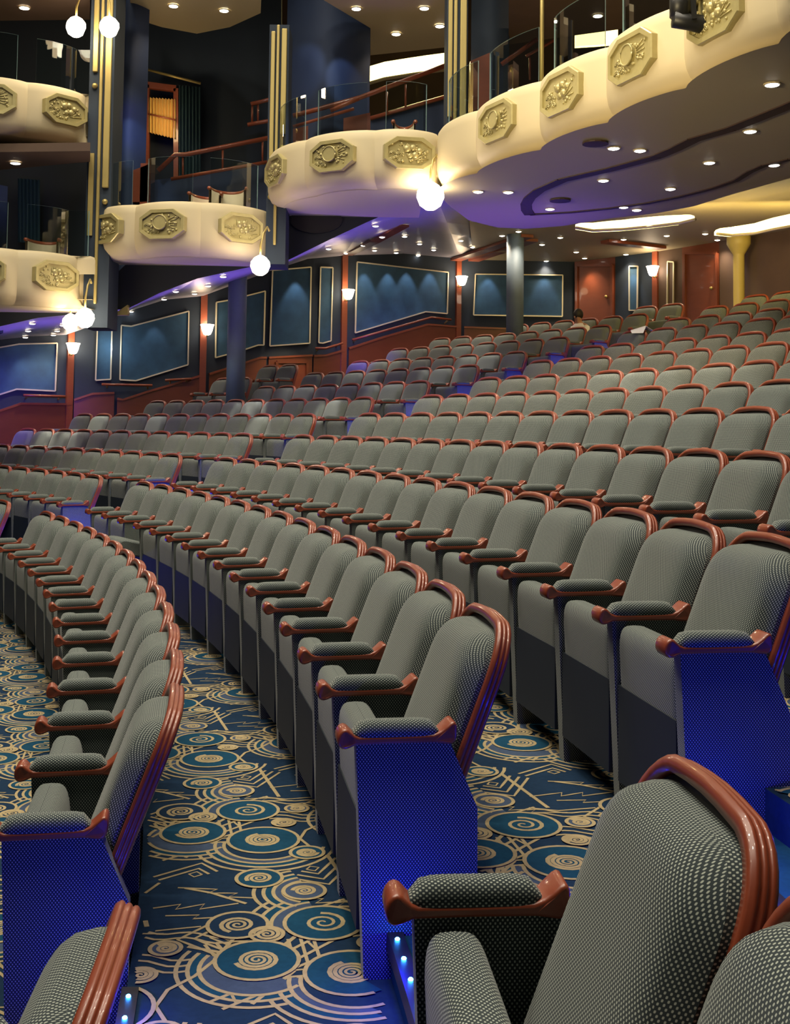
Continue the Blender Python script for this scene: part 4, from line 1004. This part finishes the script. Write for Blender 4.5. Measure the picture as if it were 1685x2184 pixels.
# house lights in the high ceiling over the stalls, and front-of-house floods on the balcony fronts
for x in (-6.2, -3.9, -1.5, .9):
    for y in (2.2, 5.0, 7.8, 10.6):
        light('SPOT', (x, y, 9.0), {-6.2: 220, -3.9: 470, -1.5: 680, .9: 600}[x], (1, .90, .72), .22, (x+.9, y+.4, -1), 2.5, 1)
for x, y, z, tx, ty, tz, e in ((-7, 2.5, 5.5, 1.6, 10.6, 3.0, 700), (-6, 6, 5.8, -.4, 12.6, 3.0, 190), (-8, 6.5, 5.5, -2.4, 13.4, 2.4, 130), (-9, 8, 5.2, -4.4, 13.3, 2.8, 130)):
    light('SPOT', (x, y, z), e, (1, .82, .52), .25, (tx, ty, tz), .55, .7)
# added spot imitating warm bounce, upwards under the main balcony
light('SPOT', (-3.4, 3.6, 1.3), 2200, (1, .80, .46), .4, (2.9, 10.6, 2.6), .62, .8)
# added violet spots afloat over the seats, tinting ceilings, box undersides and panelling
for p, t, e, s in (((-4.8, 15.2, -.3), (-4.8, 15.3, 1.5), 120, 1.75), ((-3.2, 15.2, -.1), (-3.2, 15.3, 2.0), 120, 1.75), ((-1.7, 15.2, .2), (-1.7, 15.3, 2.0), 130, 1.75), ((-.3, 15.3, .5), (-.3, 15.4, 2.8), 120, 1.7), ((1.5, 14.0, .8), (1.55, 14.0, 2.6), 110, 1.75),
                   ((-2.0, 13.0, -.2), (-2.0, 13.4, 2.6), 60, 1.0), ((-.4, 12.4, .2), (-.4, 12.8, 2.6), 70, 1.0), ((-5.4, 15.6, .6), (-5.7, 18.3, .0), 260, 1.0), ((-.5, 17.6, 1.2), (0., 20.6, 1.2), 170, .8)):
    light('SPOT', p, e, (.25, .12, 1), .25, t, s, .9)
for u, v, y in ((640, 60, 13.9), (735, 120, 14.2), (280, 250, 14.0)):
    c = ony(u, v-70, y); light('SPOT', c, 30, (.6, .75, 1), .03, ony(u, v+120, y+1.6), .6, .5)
light('SPOT', ony(285, 240, 13.8), 25, (.1, .12, 1), .1, ony(285, 280, 15.5), .7, .8)
light('SPOT', ony(20, 420, 13.9), 12, (.1, .12, 1), .1, ony(20, 420, 15.6), .7, .8)

# ------------------------------------------------------------------ lift everything so the lowest tread is the ground, then the camera
for o in list(COL.objects):
    if o.parent is None: o.location.z += Z0
    if 'base' in o: del o['base']
cam = bpy.data.cameras.new('camera'); co = bpy.data.objects.new('camera', cam); COL.objects.link(co); sc.camera = co
cr, sr, c, s = cos(RL), sin(RL), cos(PT), sin(PT)
rt = Vector((cr, -s*sr, c*sr)); up = Vector((-sr, -s*cr, c*cr)); fw = Vector((0, c, s))
mt = Matrix((rt, up, -fw)).transposed().to_4x4(); mt.translation = Vector((0, 0, Z0)); co.matrix_world = mt
cam.sensor_fit = 'HORIZONTAL'; cam.sensor_width = 36; cam.lens = F/W*36; cam.shift_x = -U0/W; cam.shift_y = V0/W
cam.clip_start = .05; cam.clip_end = 200
vs = sc.view_settings; vs.view_transform = 'Standard'; vs.look = 'None'; vs.gamma = 1; vs.use_curve_mapping = False; vs.exposure = 0
sc.cycles.use_denoising = True; sc.cycles.max_bounces = 6; sc.cycles.sample_clamp_indirect = 4; sc.cycles.transparent_max_bounces = 16
